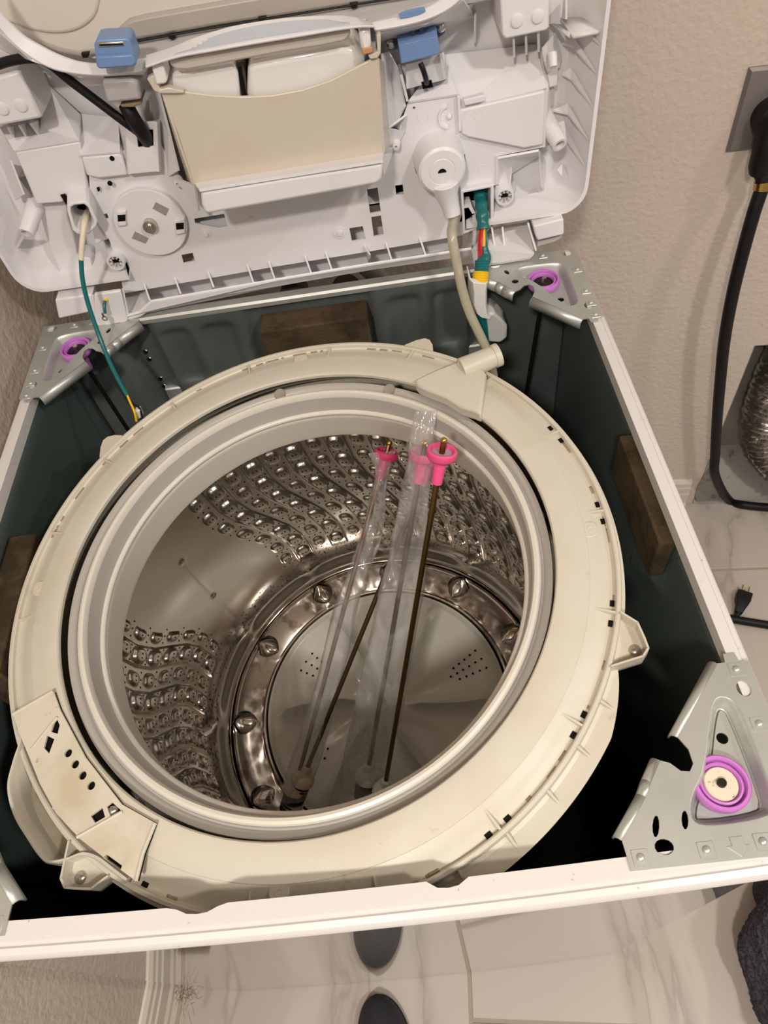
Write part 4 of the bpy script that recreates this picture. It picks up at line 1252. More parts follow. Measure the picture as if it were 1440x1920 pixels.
lsheet('lock_bay', [[(760, 120, -.006), (833, 100, -.006), (834, 148, -.012), (762, 165, -.012)], [(826, 100, .004), (834, 148, -.006), (836, 150, -.05), (830, 96, -.05)], [(752, 140, .0), (764, 190, -.006), (760, 165, -.05), (748, 120, -.05)]], smooth=None)
mb = MB(); mb.tube(lpath([(788, 118, .006), (793, 130, .008), (798, 146, .004), (800, 156, -.004)]), .0026, 8); lbuild('lock_strap', mb, M_BLACK, lk)
lprism('lock_hole_shade', [(790, 154), (809, 150), (812, 163), (793, 167)], -.0095, -.0125, M_DARK, bevel=None)  # black patch on the bay, shade of an opening given as colour
# gutter right of the dispenser
lsheet('dispenser_gutter', [[(716, 100, .000), (728, 96, -.02), (740, 230, -.02), (728, 240, .0)], [(728, 96, -.02), (746, 130, -.012), (760, 200, -.010), (740, 235, -.02)], [(728, 240, 0), (740, 235, -.02), (758, 248, -.012), (762, 215, -.010)], [(728, 240, .0), (720, 290, .0), (742, 275, -.012), (758, 246, -.012)]], smooth=None)
lsheet('dispenser_gutter', [[(296, 165, -.0), (318, 250, .0), (335, 320, .0), (318, 330, -.012), (300, 262, -.03), (280, 180, -.05)]], smooth=None)
for x, y in ((333, 341), (742, 272)):
    a = lp(x, y, -.006); q = Matrix.Translation((a[0], LY + .006, a[1])) @ Matrix.Rotation(PI / 2, 4, 'X')
    mb = MB(); mb.lathe([(.0012, .0015), (.0014, .0045), (.0038, .0040), (.0044, .0020), (.0058, -.004)], 18, q); lbuild('pin_boss', mb, smooth=35)

# detergent dispenser: cream box with a dipped front, white compartments, handle bar, tray bar
DE = .046
fpts = [(303, 168), (345, 171), (400, 178), (455, 181), (510, 178), (565, 168), (620, 150), (670, 124), (694, 112), (708, 109), (715, 200), (720, 286), (540, 316), (362, 345), (335, 258)]
disp = lprism('detergent_dispenser', fpts, DE, DE - .003, M_DISP, bevel=.0012)
def dsheet(name, faces, m, **k): return lsheet(name, faces, m, disp, smooth=None, **k)
dsheet('dispenser_side', [[(303, 168, DE), (362, 345, DE), (352, 335, -.03), (318, 200, -.03)], [(708, 109, DE), (720, 286, DE), (735, 272, -.03), (722, 120, -.03)], [(362, 345, DE), (720, 286, DE), (735, 275, -.02), (350, 335, -.02)]], M_DISP)
lprism('dispenser_flange', [(275, 148), (289, 140), (300, 168), (316, 164), (345, 171), (344, 176), (300, 176), (288, 170)], DE + .004, DE - .004, M_DISP, disp, bevel=.001)
lprism('dispenser_flange', [(694, 112), (690, 104), (708, 98), (706, 66), (714, 64), (714, 100), (708, 110)], DE + .004, DE - .004, M_DISP, disp, bevel=.001)
lprism('softener_cup', [(305, 186), (325, 136), (436, 120), (446, 132), (452, 190), (400, 205), (330, 200)], DE - .008, -.02, M_DISPW, disp, bevel=.006, bseg=4)
lprism('bleach_cup', [(462, 190), (464, 124), (474, 116), (640, 84), (668, 90), (690, 120), (640, 170), (560, 195)], DE - .008, -.02, M_DISPW, disp, bevel=.008, bseg=4)
lprism('siphon_slot', [(443, 118), (456, 115), (470, 200), (452, 206)], DE - .013, -.01, mat('siphon_dark', (70, 58, 42), .6), disp, bevel=.001)
lprism('siphon_slot', [(446, 128), (452, 126), (462, 180), (455, 182)], DE - .0115, -.005, M_HOLE, disp, bevel=None)
# handle bar
up = spline([(274, 104), (318, 91), (370, 70), (440, 49), (530, 35), (610, 30), (660, 32), (697, 43)], 5); lo = spline([(274, 128), (333, 109), (400, 97), (480, 83), (560, 70), (620, 60), (670, 53), (703, 52)], 5)
rings = []
for i in range(len(lo)):
    a = lp(*lo[i], DE + .012); b = lp(*up[i], DE - .010)
    rings.append([(a[0], LY - DE - .012, a[1]), (a[0], LY - DE - .0125, a[1] + .0018), (b[0], LY - DE + .010, b[1] + .0005), (b[0], LY - DE + .013, b[1] - .002), (a[0], LY - DE - .0085, a[1] - .0012)])
mb = MB(); mb.loft(rings); hb_ = lbuild('handle_bar', mb, None, disp, smooth=50, bevel=.0006)
wu = spline([(326, 100), (380, 77), (450, 56), (535, 42), (612, 38), (654, 41)], 6); wl = spline([(330, 103), (400, 88), (480, 73), (560, 59), (620, 50), (656, 45)], 6)
rings = []
for i in range(len(wl)):
    a = lp(*wl[i], DE + .0095); b = lp(*wu[i], DE - .004)
    rings.append([(a[0], LY - DE - .0095, a[1] + .0008), (b[0], LY - DE + .004, b[1] + .0008), (b[0], LY - DE + .004, b[1] - .001), (a[0], LY - DE - .0095, a[1] - .001)])
mb = MB(); mb.loft(rings); lbuild('handle_window', mb, M_WINDOW, disp, smooth=40)
lprism('handle_underside', [(316, 113), (400, 98), (533, 76), (656, 55), (658, 66), (646, 78), (600, 88), (533, 98), (400, 123), (352, 132), (330, 131), (320, 124)], DE + .004, DE - .006, mat('handle_underside', (196, 186, 176), .4), disp, bevel=.002)
lprism('end_post', [(284, 126), (305, 118), (314, 152), (310, 158), (292, 160)], DE + .006, DE - .02, M_DISPW, disp, bevel=.003)
lprism('end_post', [(672, 56), (694, 53), (697, 90), (692, 94), (678, 96)], DE + .006, DE - .02, M_DISPW, disp, bevel=.003)
lprism('rust_stain_edge', [(678, 92), (698, 88), (700, 99), (680, 104)], DE + .0062, DE - .004, mat('rust_stain', (196, 140, 96), .6), disp, bevel=.001)
# tray bar under the dispenser
tb = lprism('tray_bar', [(376, 360), (540, 333), (718, 306), (717, 336), (708, 346), (540, 376), (392, 402), (383, 400), (378, 385)], .060, .010, bevel=.005, bseg=3)
dsheet('tray_lip', [[(366, 346, DE), (720, 290, DE), (718, 302, .062), (374, 357, .062)]], None, th=.003)
lsheet('tray_bracket', [[(330, 335, .0), (366, 347, .03), (374, 395, .02), (345, 350, -.012)]], smooth=None)
lsheet('tray_bracket', [[(712, 290, .03), (735, 276, .0), (735, 285, -.012), (718, 330, .03)]], smooth=None)

# ------------------------------------------------------------------ new suspension rods lying in the drum


def tw(p): return TM @ Vector(p)


def depth_of(p):
    return float((R_CAM.T @ (np.array(p) - CAM))[2])


def at_depth(px, py, dd):
    return Vector(CAM + ray(px, py) * (dd / FPX))


def on_drum(px, py, r):
    """far hit of the sight line with a cylinder about the tub axis"""
    o = CAM - np.array(TC); dr = ray(px, py)
    u, v = np.array(TU), np.array(TV)
    o2 = np.array([o @ u, o @ v]); d2 = np.array([dr @ u, dr @ v])
    A = d2 @ d2; B = 2 * o2 @ d2; K = o2 @ o2 - r * r
    return Vector(CAM + dr * ((-B + math.sqrt(B * B - 4 * A * K)) / 2 / A))


def make_rod(cap_px, cap_r, base_px, base_z, pink, rodm, dome, label, open_cap=True):
    n = np.array(TN)
    p1 = on_drum(*cap_px, cap_r)
    p0 = Vector(on_plane(*base_px, np.array(TC) + n * base_z, n))
    ax = (p1 - p0).normalized()
    t = thing('suspension_rod', label, 'washer part', p0, 'new suspension rods in the drum')
    off = Matrix.Translation(-p0)
    def put(nm, mb, m, par=None, **k): return mb.build(nm, m, par or t, off if par is None else None, **k)
    q = ax.to_track_quat('Z', 'Y').to_matrix().to_4x4()
    q1 = q.copy(); q1.translation = p1; q0 = q.copy(); q0.translation = p0
    # flange cups face straight up out of the drum although the rod leans
    up = (ax * 1.0 + Vector((0, -.06, .16))).normalized(); qc = up.to_track_quat('Z', 'Y').to_matrix().to_4x4(); qc.translation = p1
    mb = MB(); mb.cyl(p0, p1 + ax * .012, .0029, seg=14); rod = put('rod', mb, rodm, smooth=40)
    mb = MB(); mb.cyl(p1 + ax * .004, p1 + ax * .012, .0022, seg=12); mb.ball(p1 + ax * .014, .0034, 12, 8); put('rod_head', mb, M_BRASS)
    mb = MB(); mb.lathe([(.0045, .0005), (.0100, .0012), (.0112, .0048), (.0128, .0052), (.0142, .0040), (.0145, -.0010), (.0120, -.0045), (.0060, -.0065)], 36, qc)
    mb.tube([p1 - up * .005, p1 - ax * .012, p1 - ax * .030], [.0064, .0060, .0052], 20)
    put('socket', mb, pink, smooth=40)
    mb = MB(); mb.lathe([(0, .0014), (.0100, .0014)], 24, qc); put('socket_web', mb, mat('socket_web', (176, 150, 158), .5))
    # damper at the lower end: collar, dome, dark coil spring, cup
    mb = MB(); mb.lathe([(.0032, .012), (.0062, .010), (.0068, .002), (.0125, -.001), (.0150, -.007), (.0155, -.013), (.0140, -.015), (0, -.015)], 32, q0); put('damper_cap', mb, dome, smooth=40)
    sp = []
    for i in range(97):
        a = i / 96 * 2 * PI * 6
        sp.append(q0 @ Vector((.0115 * math.cos(a), .0115 * math.sin(a), -.016 - .030 * i / 96)))
    mb = MB(); mb.tube(sp, .0016, 6); put('spring', mb, M_SPRING)
    mb = MB(); mb.lathe([(0, -.015), (.0085, -.015), (.0085, -.047), (.0145, -.047), (.0150, -.055), (.0100, -.060), (0, -.060)], 28, q0); put('damper_body', mb, M_WPL if dome is M_WPL else dome, smooth=40)
    return p0, p1, ax


M_PINKD = mat('deep_pink_plastic', (206, 58, 110), .4)
M_DOMEC = mat('cream_damper', (206, 192, 166), .45)
RA_ = make_rod((828, 852), .166, (722, 1474), -.360, M_PINK, M_ROD, M_WPL, 'new suspension rod out of any bag, bright pink socket and bare brass-coloured rod')
RB_ = make_rod((793, 855), .178, (690, 1446), -.368, M_PINK, M_ROD, M_WPL, 'suspension rod inside the wide clear bag, its white damper dome right at the bag bottom')
RC_ = make_rod((724, 853), .196, (556, 1466), -.372, M_PINKD, mat('copper_toned_rod', (150, 112, 76), .3, 1.0), M_DOMEC, 'suspension rod alone in the narrow left bag, dark pink socket and copper-coloured rod')
RD_ = make_rod((810, 862), .194, (572, 1450), -.362, M_PINK, mat('grey_brown_rod', (104, 88, 66), .4, 1.0), M_DOMEC, 'suspension rod crossing slantwise from the wide bag top to the left bag bottom')


def depth_along(p0, p1):
    ys, ds = [], []
    for i in range(41):
        p = np.array(p1) + (np.array(p0) - np.array(p1)) * (i / 40 * 1.1 - .05); c = R_CAM.T @ (p - CAM)
        ys.append(960 + FPX * c[1] / c[2]); ds.append(c[2])
    return lambda y: float(np.interp(y, ys, ds))


def make_bag(name, left, right, dfn, lift, thick, label, seed):
    L = spline(left, 7); Rr = spline(right, 7); n = len(L)
    cen = []; rings = []; NS = 40
    for i in range(n):
        t = i / (n - 1); dd = dfn(L[i][1]) - lift
        a = at_depth(*L[i], dd); b = at_depth(*Rr[min(i, len(Rr) - 1)], dd)
        c = (a + b) / 2; hw = (b - a) / 2
        fw = Vector(ray(720, 960)).normalized()
        ring = []
        for k in range(NS):
            an = 2 * PI * k / NS
            p = c + hw * math.cos(an) - fw * thick * math.sin(an) * (.35 + .65 * min(1, 6 * t + .1))
            q = Vector((math.cos(an) * hw.length * 46 + seed, math.sin(an) * 1.1, t * 5.5))
            w_ = pnoise(q) * .0062 + abs(pnoise(q * 2.1)) * .0046 + abs(pnoise(p * 75)) * .0030
            p = p - fw * w_ * 1.0 + hw.normalized() * pnoise(q * 1.6 + Vector((9, 9, 9))) * .0022
            ring.append(p)
        rings.append(ring)
    mb = MB(); mb.loft(rings, cap0=False, cap1=False)
    o0 = rings[-1][0]
    o = mb.build(name, M_FILM, None, smooth=180)
    tag(o, label, 'plastic bag')
    return o


make_bag('plastic_bag', [(778, 772), (768, 820), (764, 860), (752, 920), (742, 970), (730, 1030), (716, 1090), (700, 1160), (684, 1230), (664, 1320), (648, 1400), (640, 1470), (650, 1496)],
         [(816, 770), (812, 820), (815, 860), (806, 920), (802, 970), (800, 1030), (797, 1090), (786, 1160), (772, 1230), (758, 1320), (736, 1400), (716, 1470), (706, 1496)], depth_along(RB_[0], RB_[1]), .004, .0105,
         'wide clear plastic bag around suspension rods, standing up to the rim of the drum', 3)
make_bag('plastic_bag', [(692, 850), (704, 880), (697, 920), (686, 970), (672, 1020), (654, 1070), (630, 1130), (610, 1200), (592, 1280), (566, 1370), (540, 1440), (524, 1500)],
         [(742, 846), (730, 880), (724, 920), (722, 970), (712, 1020), (694, 1070), (672, 1130), (660, 1200), (640, 1280), (618, 1370), (596, 1440), (574, 1500)], depth_along(RC_[0], RC_[1]), .004, .0105,
         'narrow clear plastic bag around one suspension rod, left of the wide bag', 11)

# ------------------------------------------------------------------ tube and wires between cover and drum


def ypath(pts, n=7):
    return spline([on_y(x, y, yy) for x, y, yy in pts], n)


t0 = tip + td * -.010
pts = [np.array(t0), np.array(tip + td * .004)] + [on_y(x, y, yy) for x, y, yy in ((847, 440, .304), (856, 490, .290), (866, 540, .277), (880, 585, .263), (897, 622, .250), (912, 655, .240), (922, 690, .232), (928, 730, .226), (930, 790, .224))]
mb = MB(); mb.tube(spline(pts, 7), .0056, 14)
o = mb.build('air_tube', M_TUBE, smooth=60); tag(o, 'yellowed clear tube hanging from the round pump cap down behind the drum', 'tube')

har = thing('wiring_harness', 'teal-taped wire bundle running from the cover opening to a white clip in the back right', 'cable', on_y(902, 520, .300))
HO = Matrix.Translation(-Vector(har.location))
def hput(nm, mb, m, **k): return mb.build(nm, m, har, HO, **k)
mb = MB(); pts = ypath([(898, 350, .375), (901, 372, .362), (904, 398, .346), (906, 430, .334)]); mb.tube(pts, [.0072 + .0008 * math.sin(i * 1.3) for i in range(len(pts))], 14); hput('taped_bundle', mb, M_TEAL)
for dx, m in ((-5, M_RED), (0, M_TAPE), (5, M_YELLOW), (9, M_TEAL), (-1, M_RED)):
    mb = MB(); mb.tube(ypath([(905 + dx * .6, 426, .335 - .002 * (dx == -1)), (903 + dx, 455, .322 - .003 * (dx == -1)), (903 + dx * .8, 492, .310)]), .0017, 8); hput('wire', mb, m)
mb = MB(); mb.tube(ypath([(908, 462, .318), (910, 480, .314), (905, 495, .308)], 5), [.003, .004, .0045, .005, .006, .007, .0075, .0078, .008, .008, .008], 12); hput('taped_bundle', mb, M_TEAL)
pts = ypath([(904, 488, .309), (903, 512, .300)], 10); mb = MB(); mb.tube(pts, [.0082 + .0006 * (i % 2) for i in range(len(pts))], 16); hput('taped_bundle', mb, M_TEAL)
pts = ypath([(902, 509, .301), (900, 532, .293)], 10); mb = MB(); mb.tube(pts, [.0092 + .0006 * (i % 2) for i in range(len(pts))], 16); hput('yellow_tape_wrap', mb, M_YELLOW)
mb = MB(); mb.tube(ypath([(900, 530, .293), (899, 570, .292), (908, 620, .296), (912, 660, .296), (906, 710, .290)]), .0062, 12); hput('taped_bundle', mb, M_TEAL)

# white clip and grey cover that hold the bundle, fixed inside the cabinet
def wpoly(pts, y): return [tuple(on_y(a, b, y)) for a, b in pts]
mb = MB()
prof_c = [((881, 527), (916, 531)), ((884, 545), (914, 545)), ((884, 570), (914, 572)), ((890, 586), (916, 590)), ((900, 594), (922, 598))]
rings = []
for (a, b) in prof_c:
    yy = .286 + .0
    p = Vector(on_y(*a, yy)); q = Vector(on_y(*b, yy))
    rings.append([p + Vector((0, .030, 0)), p + Vector((0, .004, 0)), p * .85 + q * .15 + Vector((0, -.002, 0)), p * .15 + q * .85 + Vector((0, -.002, 0)), q + Vector((0, .004, 0)), q + Vector((0, .022, 0)), q + Vector((-.002, .022, 0)), q + Vector((-.002, .006, 0)), p + Vector((.002, .006, 0)), p + Vector((.002, .030, 0))])
mb.loft(rings); mb.build('harness_clip', mat('milky_clip', (230, 228, 222), .4), washer, smooth=50, bevel=.0008)
mb = MB(); pa = wpoly([(899, 590), (927, 587), (940, 598), (951, 611), (951, 634), (938, 644), (912, 642), (904, 625)], .292); mb.loft([pa, [(x, y + .034, z) for x, y, z in pa]]); mb.build('cable_cover', mat('grey_clip', (196, 196, 192), .45), washer, bevel=.003)

sc = thing('sensor_cable', 'thin teal cable hanging from the square nozzle of the cover past the back left bracket', 'cable', on_y(152, 487, .310))
SO = Matrix.Translation(-Vector(sc.location))
def sput(nm, mb, m, **k): return mb.build(nm, m, sc, SO, **k)
mb = MB(); pts = ypath([(163, 396, .365), (161, 404, .345), (158, 420, .328), (154, 455, .317), (152, 487, .310)]); mb.tube(pts, [.0030] * 8 + [.0034] * 8 + [.0032] * (len(pts) - 16), 10); sput('cream_tape', mb, M_TAPE)
mb = MB(); mb.tube(ypath([(152, 486, .310), (155, 525, .303), (166, 572, .294), (186, 630, .278), (204, 675, .258), (222, 712, .238), (239, 742, .222)]), .0027, 10); sput('teal_tape', mb, M_TEAL)
mb = MB(); mb.tube(ypath([(238, 740, .2225), (244, 754, .215), (252, 772, .205), (256, 790, .20)]), .0014, 8); sput('yellow_wire', mb, M_YELLOW)
mb = MB(); mb.tube(ypath([(238, 741, .2225), (248, 756, .216), (262, 766, .209), (268, 790, .20)]), .0013, 8); sput('black_wire', mb, M_BLACK)
mb = MB(); pa = wpoly([(252, 772), (262, 769), (268, 782), (256, 788)], .206); mb.loft([pa, [(x, y + .008, z) for x, y, z in pa]]); sput('connector', mb, M_WPL, bevel=.001)

gw = thing('ground_wire', 'short yellow and teal wire with a metal ring end, dangling over the left tongue', 'cable', on_y(196, 585, .318))
GO = Matrix.Translation(-Vector(gw.location))
mb = MB(); mb.tube(ypath([(214, 545, .352), (208, 553, .340), (196, 566, .327)]), .0022, 8); mb.build('yellow_sleeve', M_YELLOW, gw, GO)
mb = MB(); mb.tube(ypath([(197, 564, .327), (196, 575, .322), (197, 588, .318)]), .0019, 8); mb.build('teal_tape', M_TEAL, gw, GO)
a = Vector(on_y(196.5, 597, .316)); mb = MB(); q = Matrix.Translation(a) @ Matrix.Rotation(PI / 2, 4, 'X')
mb.lathe([(.0018, -.0005), (.0036, -.0005), (.0036, .0005), (.0018, .0005)], 18, q, closed_prof=True); mb.cyl(a + Vector((0, 0, .003)), a + Vector((0, 0, .008)), .0012, seg=8); mb.build('ring_terminal', M_CHROME, gw, GO)

# water hoses behind the machine, seen through the gap under the cover
for x, r, m, lab in ((552, .013, M_BLACK, 'dark water hose behind the machine, left of two seen in the gap under the cover'), (648, .014, M_BLACK, 'dark water hose behind the machine, right of two seen in the gap under the cover')):
    b = on_y(x, 520, .43)
    t = thing('supply_hose', lab, 'hose', (b[0], b[1], 0)); t.location.z = 0
    mb = MB(); mb.tube(spline([(0.03, .02, .011), (0.01, 0.01, .08), (0, 0, .3), (0, 0, .7), (0, -.01, b[2] - .02), (0, -.035, b[2] + .004)], 8), r, 16); mb.build('hose', m, t)
    mb = MB(); mb.cyl((0, -.020, b[2] - .004), (0, -.058, b[2] + .008), r * 1.45, r * 1.35, 18); mb.build('coupling', mat('coupling_grey', (60, 56, 52), .5), t)
b = on_y(695, 506, .44)
t = thing('drain_hose', 'pale corrugated drain hose behind the machine, in the gap under the cover', 'hose', (b[0], b[1], 0))
mb = MB(); pts = spline([(.02, .04, .02), (.02, .03, .3), (.02, .02, .8), (.012, .0, b[2] - .02), (-.01, -.02, b[2] + .03), (-.02, .05, b[2] + .05)], 20); mb.tube(pts, [.011 + .0018 * (i % 2) for i in range(len(pts))], 16); mb.build('hose', M_GREYP, t)

# ------------------------------------------------------------------ outlet, dryer cord, vent
def room(x, y, z): return RM @ Vector((x, y, z))
def rp(px, py, y):
    p = on_plane(px, py, YR * y, YR); return Vector(p)

op = thing('outlet_plate', 'grey metal outlet plate on the beige wall behind the black plug', 'outlet', room(.624, WB, .953))
op.rotation_euler = (0, 0, RA)
x0, x1, z0, z1 = -.0585, .0585, -.0575, .0575
mb = MB(); mb.loft([[(x0, 0, z0), (x1, 0, z0), (x1, 0, z1), (x0, 0, z1)], [(x0, -.003, z0), (x1, -.003, z0), (x1, -.003, z1), (x0, -.003, z1)], [(x0 + .004, -.0065, z0 + .004), (x1 - .004, -.0065, z0 + .004), (x1 - .004, -.0065, z1 - .004), (x0 + .004, -.0065, z1 - .004)]])
mb.build('plate', M_OUTLET, op, smooth=20)
for dx, dz in ((-.022, -.030), (-.022, .030)):
    mb = MB(); mb.lathe([(0, .0016), (.0022, .0014), (.0036, 0)], 14, Matrix.Translation((dx, -.0065, dz)) @ Matrix.Rotation(PI / 2, 4, 'X')); mb.build('screw', M_CHROME, op)
dc = thing('dryer_cord', 'thick black cord with a brass band, plugged into the wall and falling to the floor', 'cord', room(.645, WB - .03, .95))
DO = Matrix.Translation(-Vector(dc.location))
cp = rp(1447, 218, WB - .012); nrm_ = Vector((-YR[0], -YR[1], 0))
mb = MB(); q = nrm_.to_track_quat('Z', 'Y').to_matrix().to_4x4(); q.translation = cp
mb.lathe([(.0270, -.006), (.0270, .012), (.0240, .020), (.0100, .024), (0, .024)], 32, q)
mb.tube([cp + nrm_ * .014 + Vector((0, 0, .006)), cp + nrm_ * .022 + Vector((-.002, 0, -.025)), cp + nrm_ * .024 + Vector((-.004, 0, -.060)), cp + nrm_ * .024 + Vector((-.005, 0, -.072))], [.021, .0205, .0170, .0120], 20)
mb.build('plug', M_BLACK, dc, DO, smooth=40, bevel=.001)
cpts = [(cp + nrm_ * .024 + Vector((-.004, 0, -.064)))] + [rp(x, y, yy) for x, y, yy in ((1430, 345, .632), (1413, 400, .622), (1391, 480, .612), (1372, 560, .605), (1358, 640, .602), (1350, 720, .602), (1345, 780, .604), (1341, 850, .610), (1341, 892, .618))] + [Vector(on_z(x, y, .0110)) for x, y in ((1366, 937), (1396, 947), (1450, 952), (1520, 955))]
sp = spline([tuple(p) for p in cpts], 8)
mb = MB(); mb.tube(sp, .0102, 16); mb.build('cord', M_BLACK, dc, DO, smooth=60)
mb = MB(); n0 = 7; pts = sp[n0:n0 + 4]; mb.tube(pts, .0122, 20); mb.build('brass_band', M_BRASS, dc, DO, smooth=60)

vb = thing('vent_box', 'grey sheet metal dryer vent box recessed into the wall at floor level', 'vent box', room(.87, WB, 0)); vb.rotation_euler = (0, 0, RA)
def vp(x, y, z): return (x - .87, y - WB, z)
mb = MB()
X0v, X1v = vx0 + .001, vx1 - .001
mb.add([vp(X0v, WB, 0), vp(X0v, WB + .098, .10), vp(X0v, WB + .098, vz1 - .001), vp(X0v, WB, vz1 - .001)], [[0, 1, 2, 3]])
mb.add([vp(X1v, WB, 0), vp(X1v, WB + .098, .10), vp(X1v, WB + .098, vz1 - .001), vp(X1v, WB, vz1 - .001)], [[0, 1, 2, 3]])
mb.add([vp(X0v, WB + .098, .10), vp(X1v, WB + .098, .10), vp(X1v, WB + .098, vz1 - .001), vp(X0v, WB + .098, vz1 - .001)], [[0, 1, 2, 3]])
mb.add([vp(X0v, WB + .098, vz1 - .001), vp(X1v, WB + .098, vz1 - .001), vp(X1v, WB, vz1 - .001), vp(X0v, WB, vz1 - .001)], [[0, 1, 2, 3]])
mb.add([vp(X0v, WB - .004, .004), vp(X1v, WB - .004, .004), vp(X1v, WB + .098, .10), vp(X0v, WB + .098, .10)], [[0, 1, 2, 3]])
mb.build('box_liner', M_DUCTBOX, vb, smooth=None, solid=(.0012, 0))
fl_ = [wall_pt(x, y) for x, y in ((1334, 868), (1318, 892), (1305, 916), (1303, 930), (1306, 941), (1345, 944))]
mb = MB(); mb.loft([[vp(x, WB - .003, max(z, .003)) for x, z in fl_], [vp(x, WB - .0015, max(z, .003)) for x, z in fl_]]); mb.build('bent_flange', M_DUCTBOX, vb, smooth=None)
fd = thing('foil_duct', 'crinkled silver foil duct standing in the recessed vent box', 'duct', room(.80, .735, .11))
FO = Matrix.Translation(-Vector(fd.location))
pts = spline([room(*p) for p in ((.842, .728, .500), (.836, .724, .42), (.833, .720, .32), (.842, .706, .235), (.881, .680, .165), (.950, .648, .115), (1.05, .62, .080), (1.13, .61, .070))], 60)
rings = []; NS = 48
tn = [(Vector(pts[min(i + 1, len(pts) - 1)]) - Vector(pts[max(i - 1, 0)])).normalized() for i in range(len(pts))]
nv = Vector((0, -1, 0))
for i, p in enumerate(pts):
    nv = (nv - tn[i] * nv.dot(tn[i])).normalized(); b = tn[i].cross(nv); p = Vector(p); rg = []
    for k in range(NS):
        a = 2 * PI * k / NS; dv_ = nv * math.cos(a) + b * math.sin(a)
        q = (p + dv_ * .05) * 60
        r = .053 + .0042 * math.sin(i * 2 * PI / 9.0 + 1.2 * pnoise(q * .35)) + .0045 * pnoise(q) + .0022 * pnoise(q * 2.6)
        rg.append(p + dv_ * r)
    rings.append(rg)
mb = MB(); mb.loft(rings); mb.build('duct_skin', M_FOIL, fd, FO, smooth=30)

# plug and second cord on the floor
fp = thing('power_plug', 'small black two-pin plug lying on the floor tiles by the machine', 'plug', on_z(1392, 1128, 0))
PO = Matrix.Translation(-Vector(fp.location))
bz = .016
B0, B1, B2 = Vector(on_z(1396, 1112, bz)), Vector(on_z(1390, 1136, bz)), Vector(on_z(1384, 1150, bz * .7))
d_ = (B0 - B1).normalized(); s_ = d_.cross(Vector((0, 0, 1))).normalized()
mb = MB(); mb.loft([[B + s_ * a * wv + Vector((0, 0, b * hv)) for a, b in ((-1, -1), (1, -1), (1, 1), (-1, 1))] for B, wv, hv in ((B0, .0155, .0110), (B0 * .4 + B1 * .6, .0150, .0105), (B1, .0105, .0085), (B2, .0075, .0060))]); mb.build('plug_body', M_BLACK, fp, PO, bevel=.002)
for sg in (-1, 1):
    p = B0 + s_ * sg * .0068
    mb = MB(); mb.loft([[p + d_ * l + s_ * a * .0011 + Vector((0, 0, b * .0034)) for a, b in ((-1, -1), (1, -1), (1, 1), (-1, 1))] for l in (-.004, .016, .0185)]); mb.build('pin', M_BRASS, fp, PO)
mb = MB(); mb.tube(spline([tuple(B1), tuple(B2), tuple(on_z(1372, 1166, .008)), tuple(on_z(1352, 1180, .007)), tuple(on_z(1330, 1175, .007))], 6), .0058, 12); mb.build('cord', M_BLACK, fp, PO)
mb = MB(); mb.tube(spline([tuple(on_z(x, y, .0095)) for x, y in ((1345, 1156), (1385, 1163), (1440, 1172), (1500, 1182), (1600, 1180))], 6), .0090, 14)
o = mb.build('floor_cord', M_BLACK, smooth=60); tag(o, 'thick black cord lying straight along the tiles just below the small plug', 'cord')

# ------------------------------------------------------------------ towel heap, shoe, cardboard block, lint
NA_, NR_ = 420, 170
vs = []; fs = []
tc0 = Vector((.765, -.435, 0))
for i in range(NR_ + 1):
    u = i / NR_
    for k in range(NA_):
        a = 2 * PI * k / NA_
        wob = 1 + .10 * pnoise(Vector((math.cos(a) * 1.6, math.sin(a) * 1.6, 3)))
        el = u * PI / 2
        rx, ry, hz_ = .215 * wob, .225 * wob, .185
        rr = math.sin(el) ** .75
        x = rx * rr * math.cos(a); y = ry * rr * math.sin(a); z = hz_ * math.cos(el) ** .75
        p = Vector((x, y, z))
        fold = abs(pnoise(Vector((x * 9 + z * 5, y * 4 - z * 6, z * 4 + 2)))) ** .8
        fold2 = pnoise(Vector((x * 26, y * 17, z * 22)))
        n_ = Vector((x / rx ** 2, y / ry ** 2, max(z, .01) / hz_ ** 2)).normalized()
        p += n_ * (.095 * (fold - .22) + .014 * fold2 + .0035 * pnoise(Vector((x * 160, y * 160, z * 160))) + .0025 * pnoise(Vector((x * 330, y * 330, z * 330))))
        p.z = max(p.z, .0008 + .004 * (1 - u))
        vs.append(tuple(tc0 + p))
for i in range(NR_):
    for k in range(NA_):
        l = (k + 1) % NA_
        fs.append([i * NA_ + k, i * NA_ + l, (i + 1) * NA_ + l, (i + 1) * NA_ + k])
vs_rel = [(x - tc0.x, y - tc0.y, z) for x, y, z in vs]
mb = MB(); mb.add(vs_rel, fs)
o = mb.build('towel', M_TOWEL, smooth=180); o.location = tc0; tag(o, 'crumpled charcoal terry towel heaped on the tiles before the machine', 'towel')

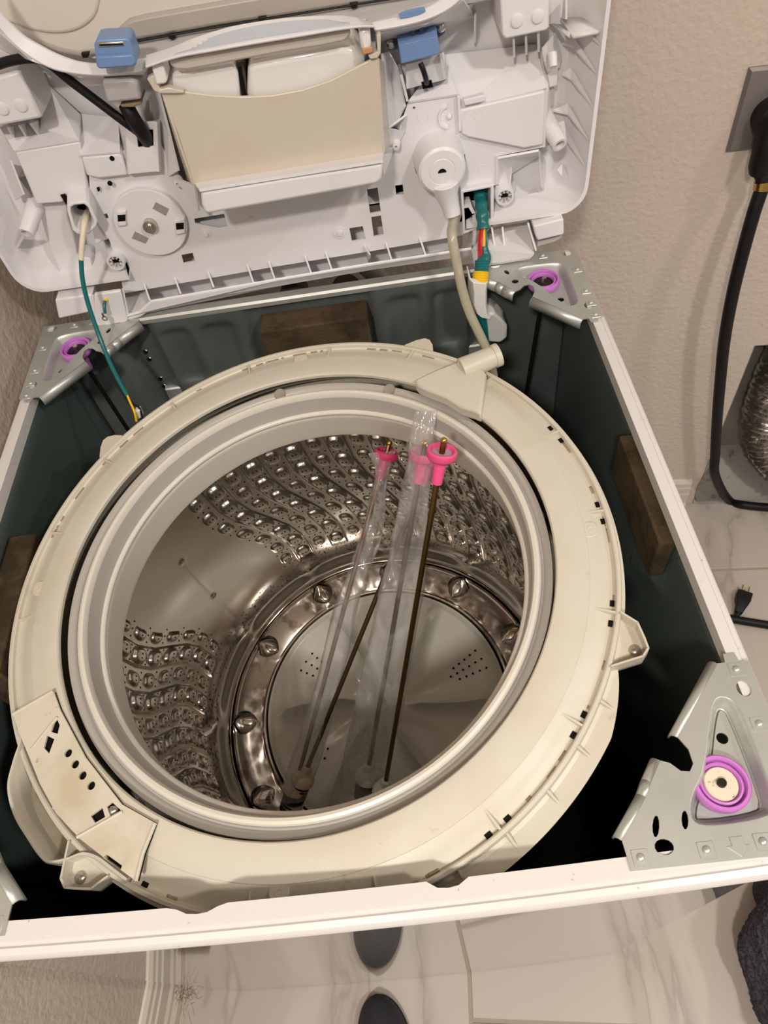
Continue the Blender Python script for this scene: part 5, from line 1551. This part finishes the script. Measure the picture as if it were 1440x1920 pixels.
sh_ = thing('shoe', 'round black toe of a shoe on the tiles in front of the machine', 'shoe', (-.066, -.49, 0)); sh_.rotation_euler = (0, 0, math.radians(4))
def foot_outline(t):      # t 0 toe .. 1 heel : half width, centre shift
    t = t ** 1.25
    w_ = .047 * ((1 - (1 - t / .34) ** 2.5) ** (1 / 2.1) if t < .34 else 1 - .22 * ((t - .34) / .66) ** 1.2)
    if t > .86: w_ *= math.sqrt(max(0, 1 - ((t - .86) / .145) ** 2))
    return max(w_, .0015), .006 * math.sin(t * 3)
mb = MB(); rings = []
for i in range(41):
    t = i / 40; hw, cx = foot_outline(t); y = .137 - .275 * t ** 1.25
    rings.append([(cx + hw * math.cos(a) * 1.0, y, .011 + .010 * math.sin(a)) for a in [2 * PI * k / 20 for k in range(20)]])
mb.loft(rings); mb.build('sole', M_SHOE, sh_, smooth=50)
mb = MB(); rings = []
for i in range(41):
    t = i / 40; hw, cx = foot_outline(t); y = .135 - .270 * t ** 1.25
    h = .016 + .048 * min(1, (t / .42)) ** .7 if t < .5 else .064 + .012 * (t - .5)
    rings.append([(cx + hw * .95 * math.cos(a) * (1 - .18 * max(0, math.sin(a))), y, .014 + max(0, h * math.sin(a) ** .8 if math.sin(a) > 0 else 0)) for a in [PI * k / 20 for k in range(21)]])
mb.loft(rings, closed=True); mb.build('upper', mat('shoe_upper', (44, 43, 48), .7, bump=(240, .5)), sh_, smooth=50)
mb = MB(); rings = [[(.006 + .026 * math.cos(a), -.055 + .058 * math.sin(a), .075 + .004 * k) for a in [2 * PI * j / 24 for j in range(24)]] for k in range(2)]
mb.loft(rings); mb.build('collar', M_SHOE, sh_, smooth=40, bevel=.002)

mb = MB(); mb.box((-.030, -.050, 0), (.030, .050, .032)); o = mb.build('cardboard_block', M_CARD, bevel=.001); o.location = (-.415, -.452, 0); tag(o, 'small brown cardboard block by the left baseboard, seen mirrored in the glossy front panel', 'box')

lm = MB()
lc = on_z(352, 1866, 0)
for k in range(60):
    x = lc[0] - .004 + rnd.gauss(0, .010); y = lc[1] + rnd.gauss(0, .012); a = rnd.uniform(0, 2 * PI); l = rnd.uniform(.006, .022); z = rnd.uniform(.0008, .004)
    b = a + rnd.uniform(-1, 1)
    lm.tube([(x, y, .0008), (x + l * .5 * math.cos(a), y + l * .5 * math.sin(a), z), (x + l * .5 * math.cos(a) + l * .5 * math.cos(b), y + l * .5 * math.sin(a) + l * .5 * math.sin(b), .0008)], .00016, 4)
for k in range(6):
    x, y = lc[0] - .006 + rnd.gauss(0, .006), lc[1] + rnd.gauss(0, .014)
    lm.ball((x, y, .0010), (.0012, .0020, .0009), 8, 4)
lo_ = lm.build('lint', M_LINT, smooth=None, weld=False); lo_['kind'] = 'stuff'; tag(lo_, 'brown hair and lint gathered at the baseboard corner', 'lint')
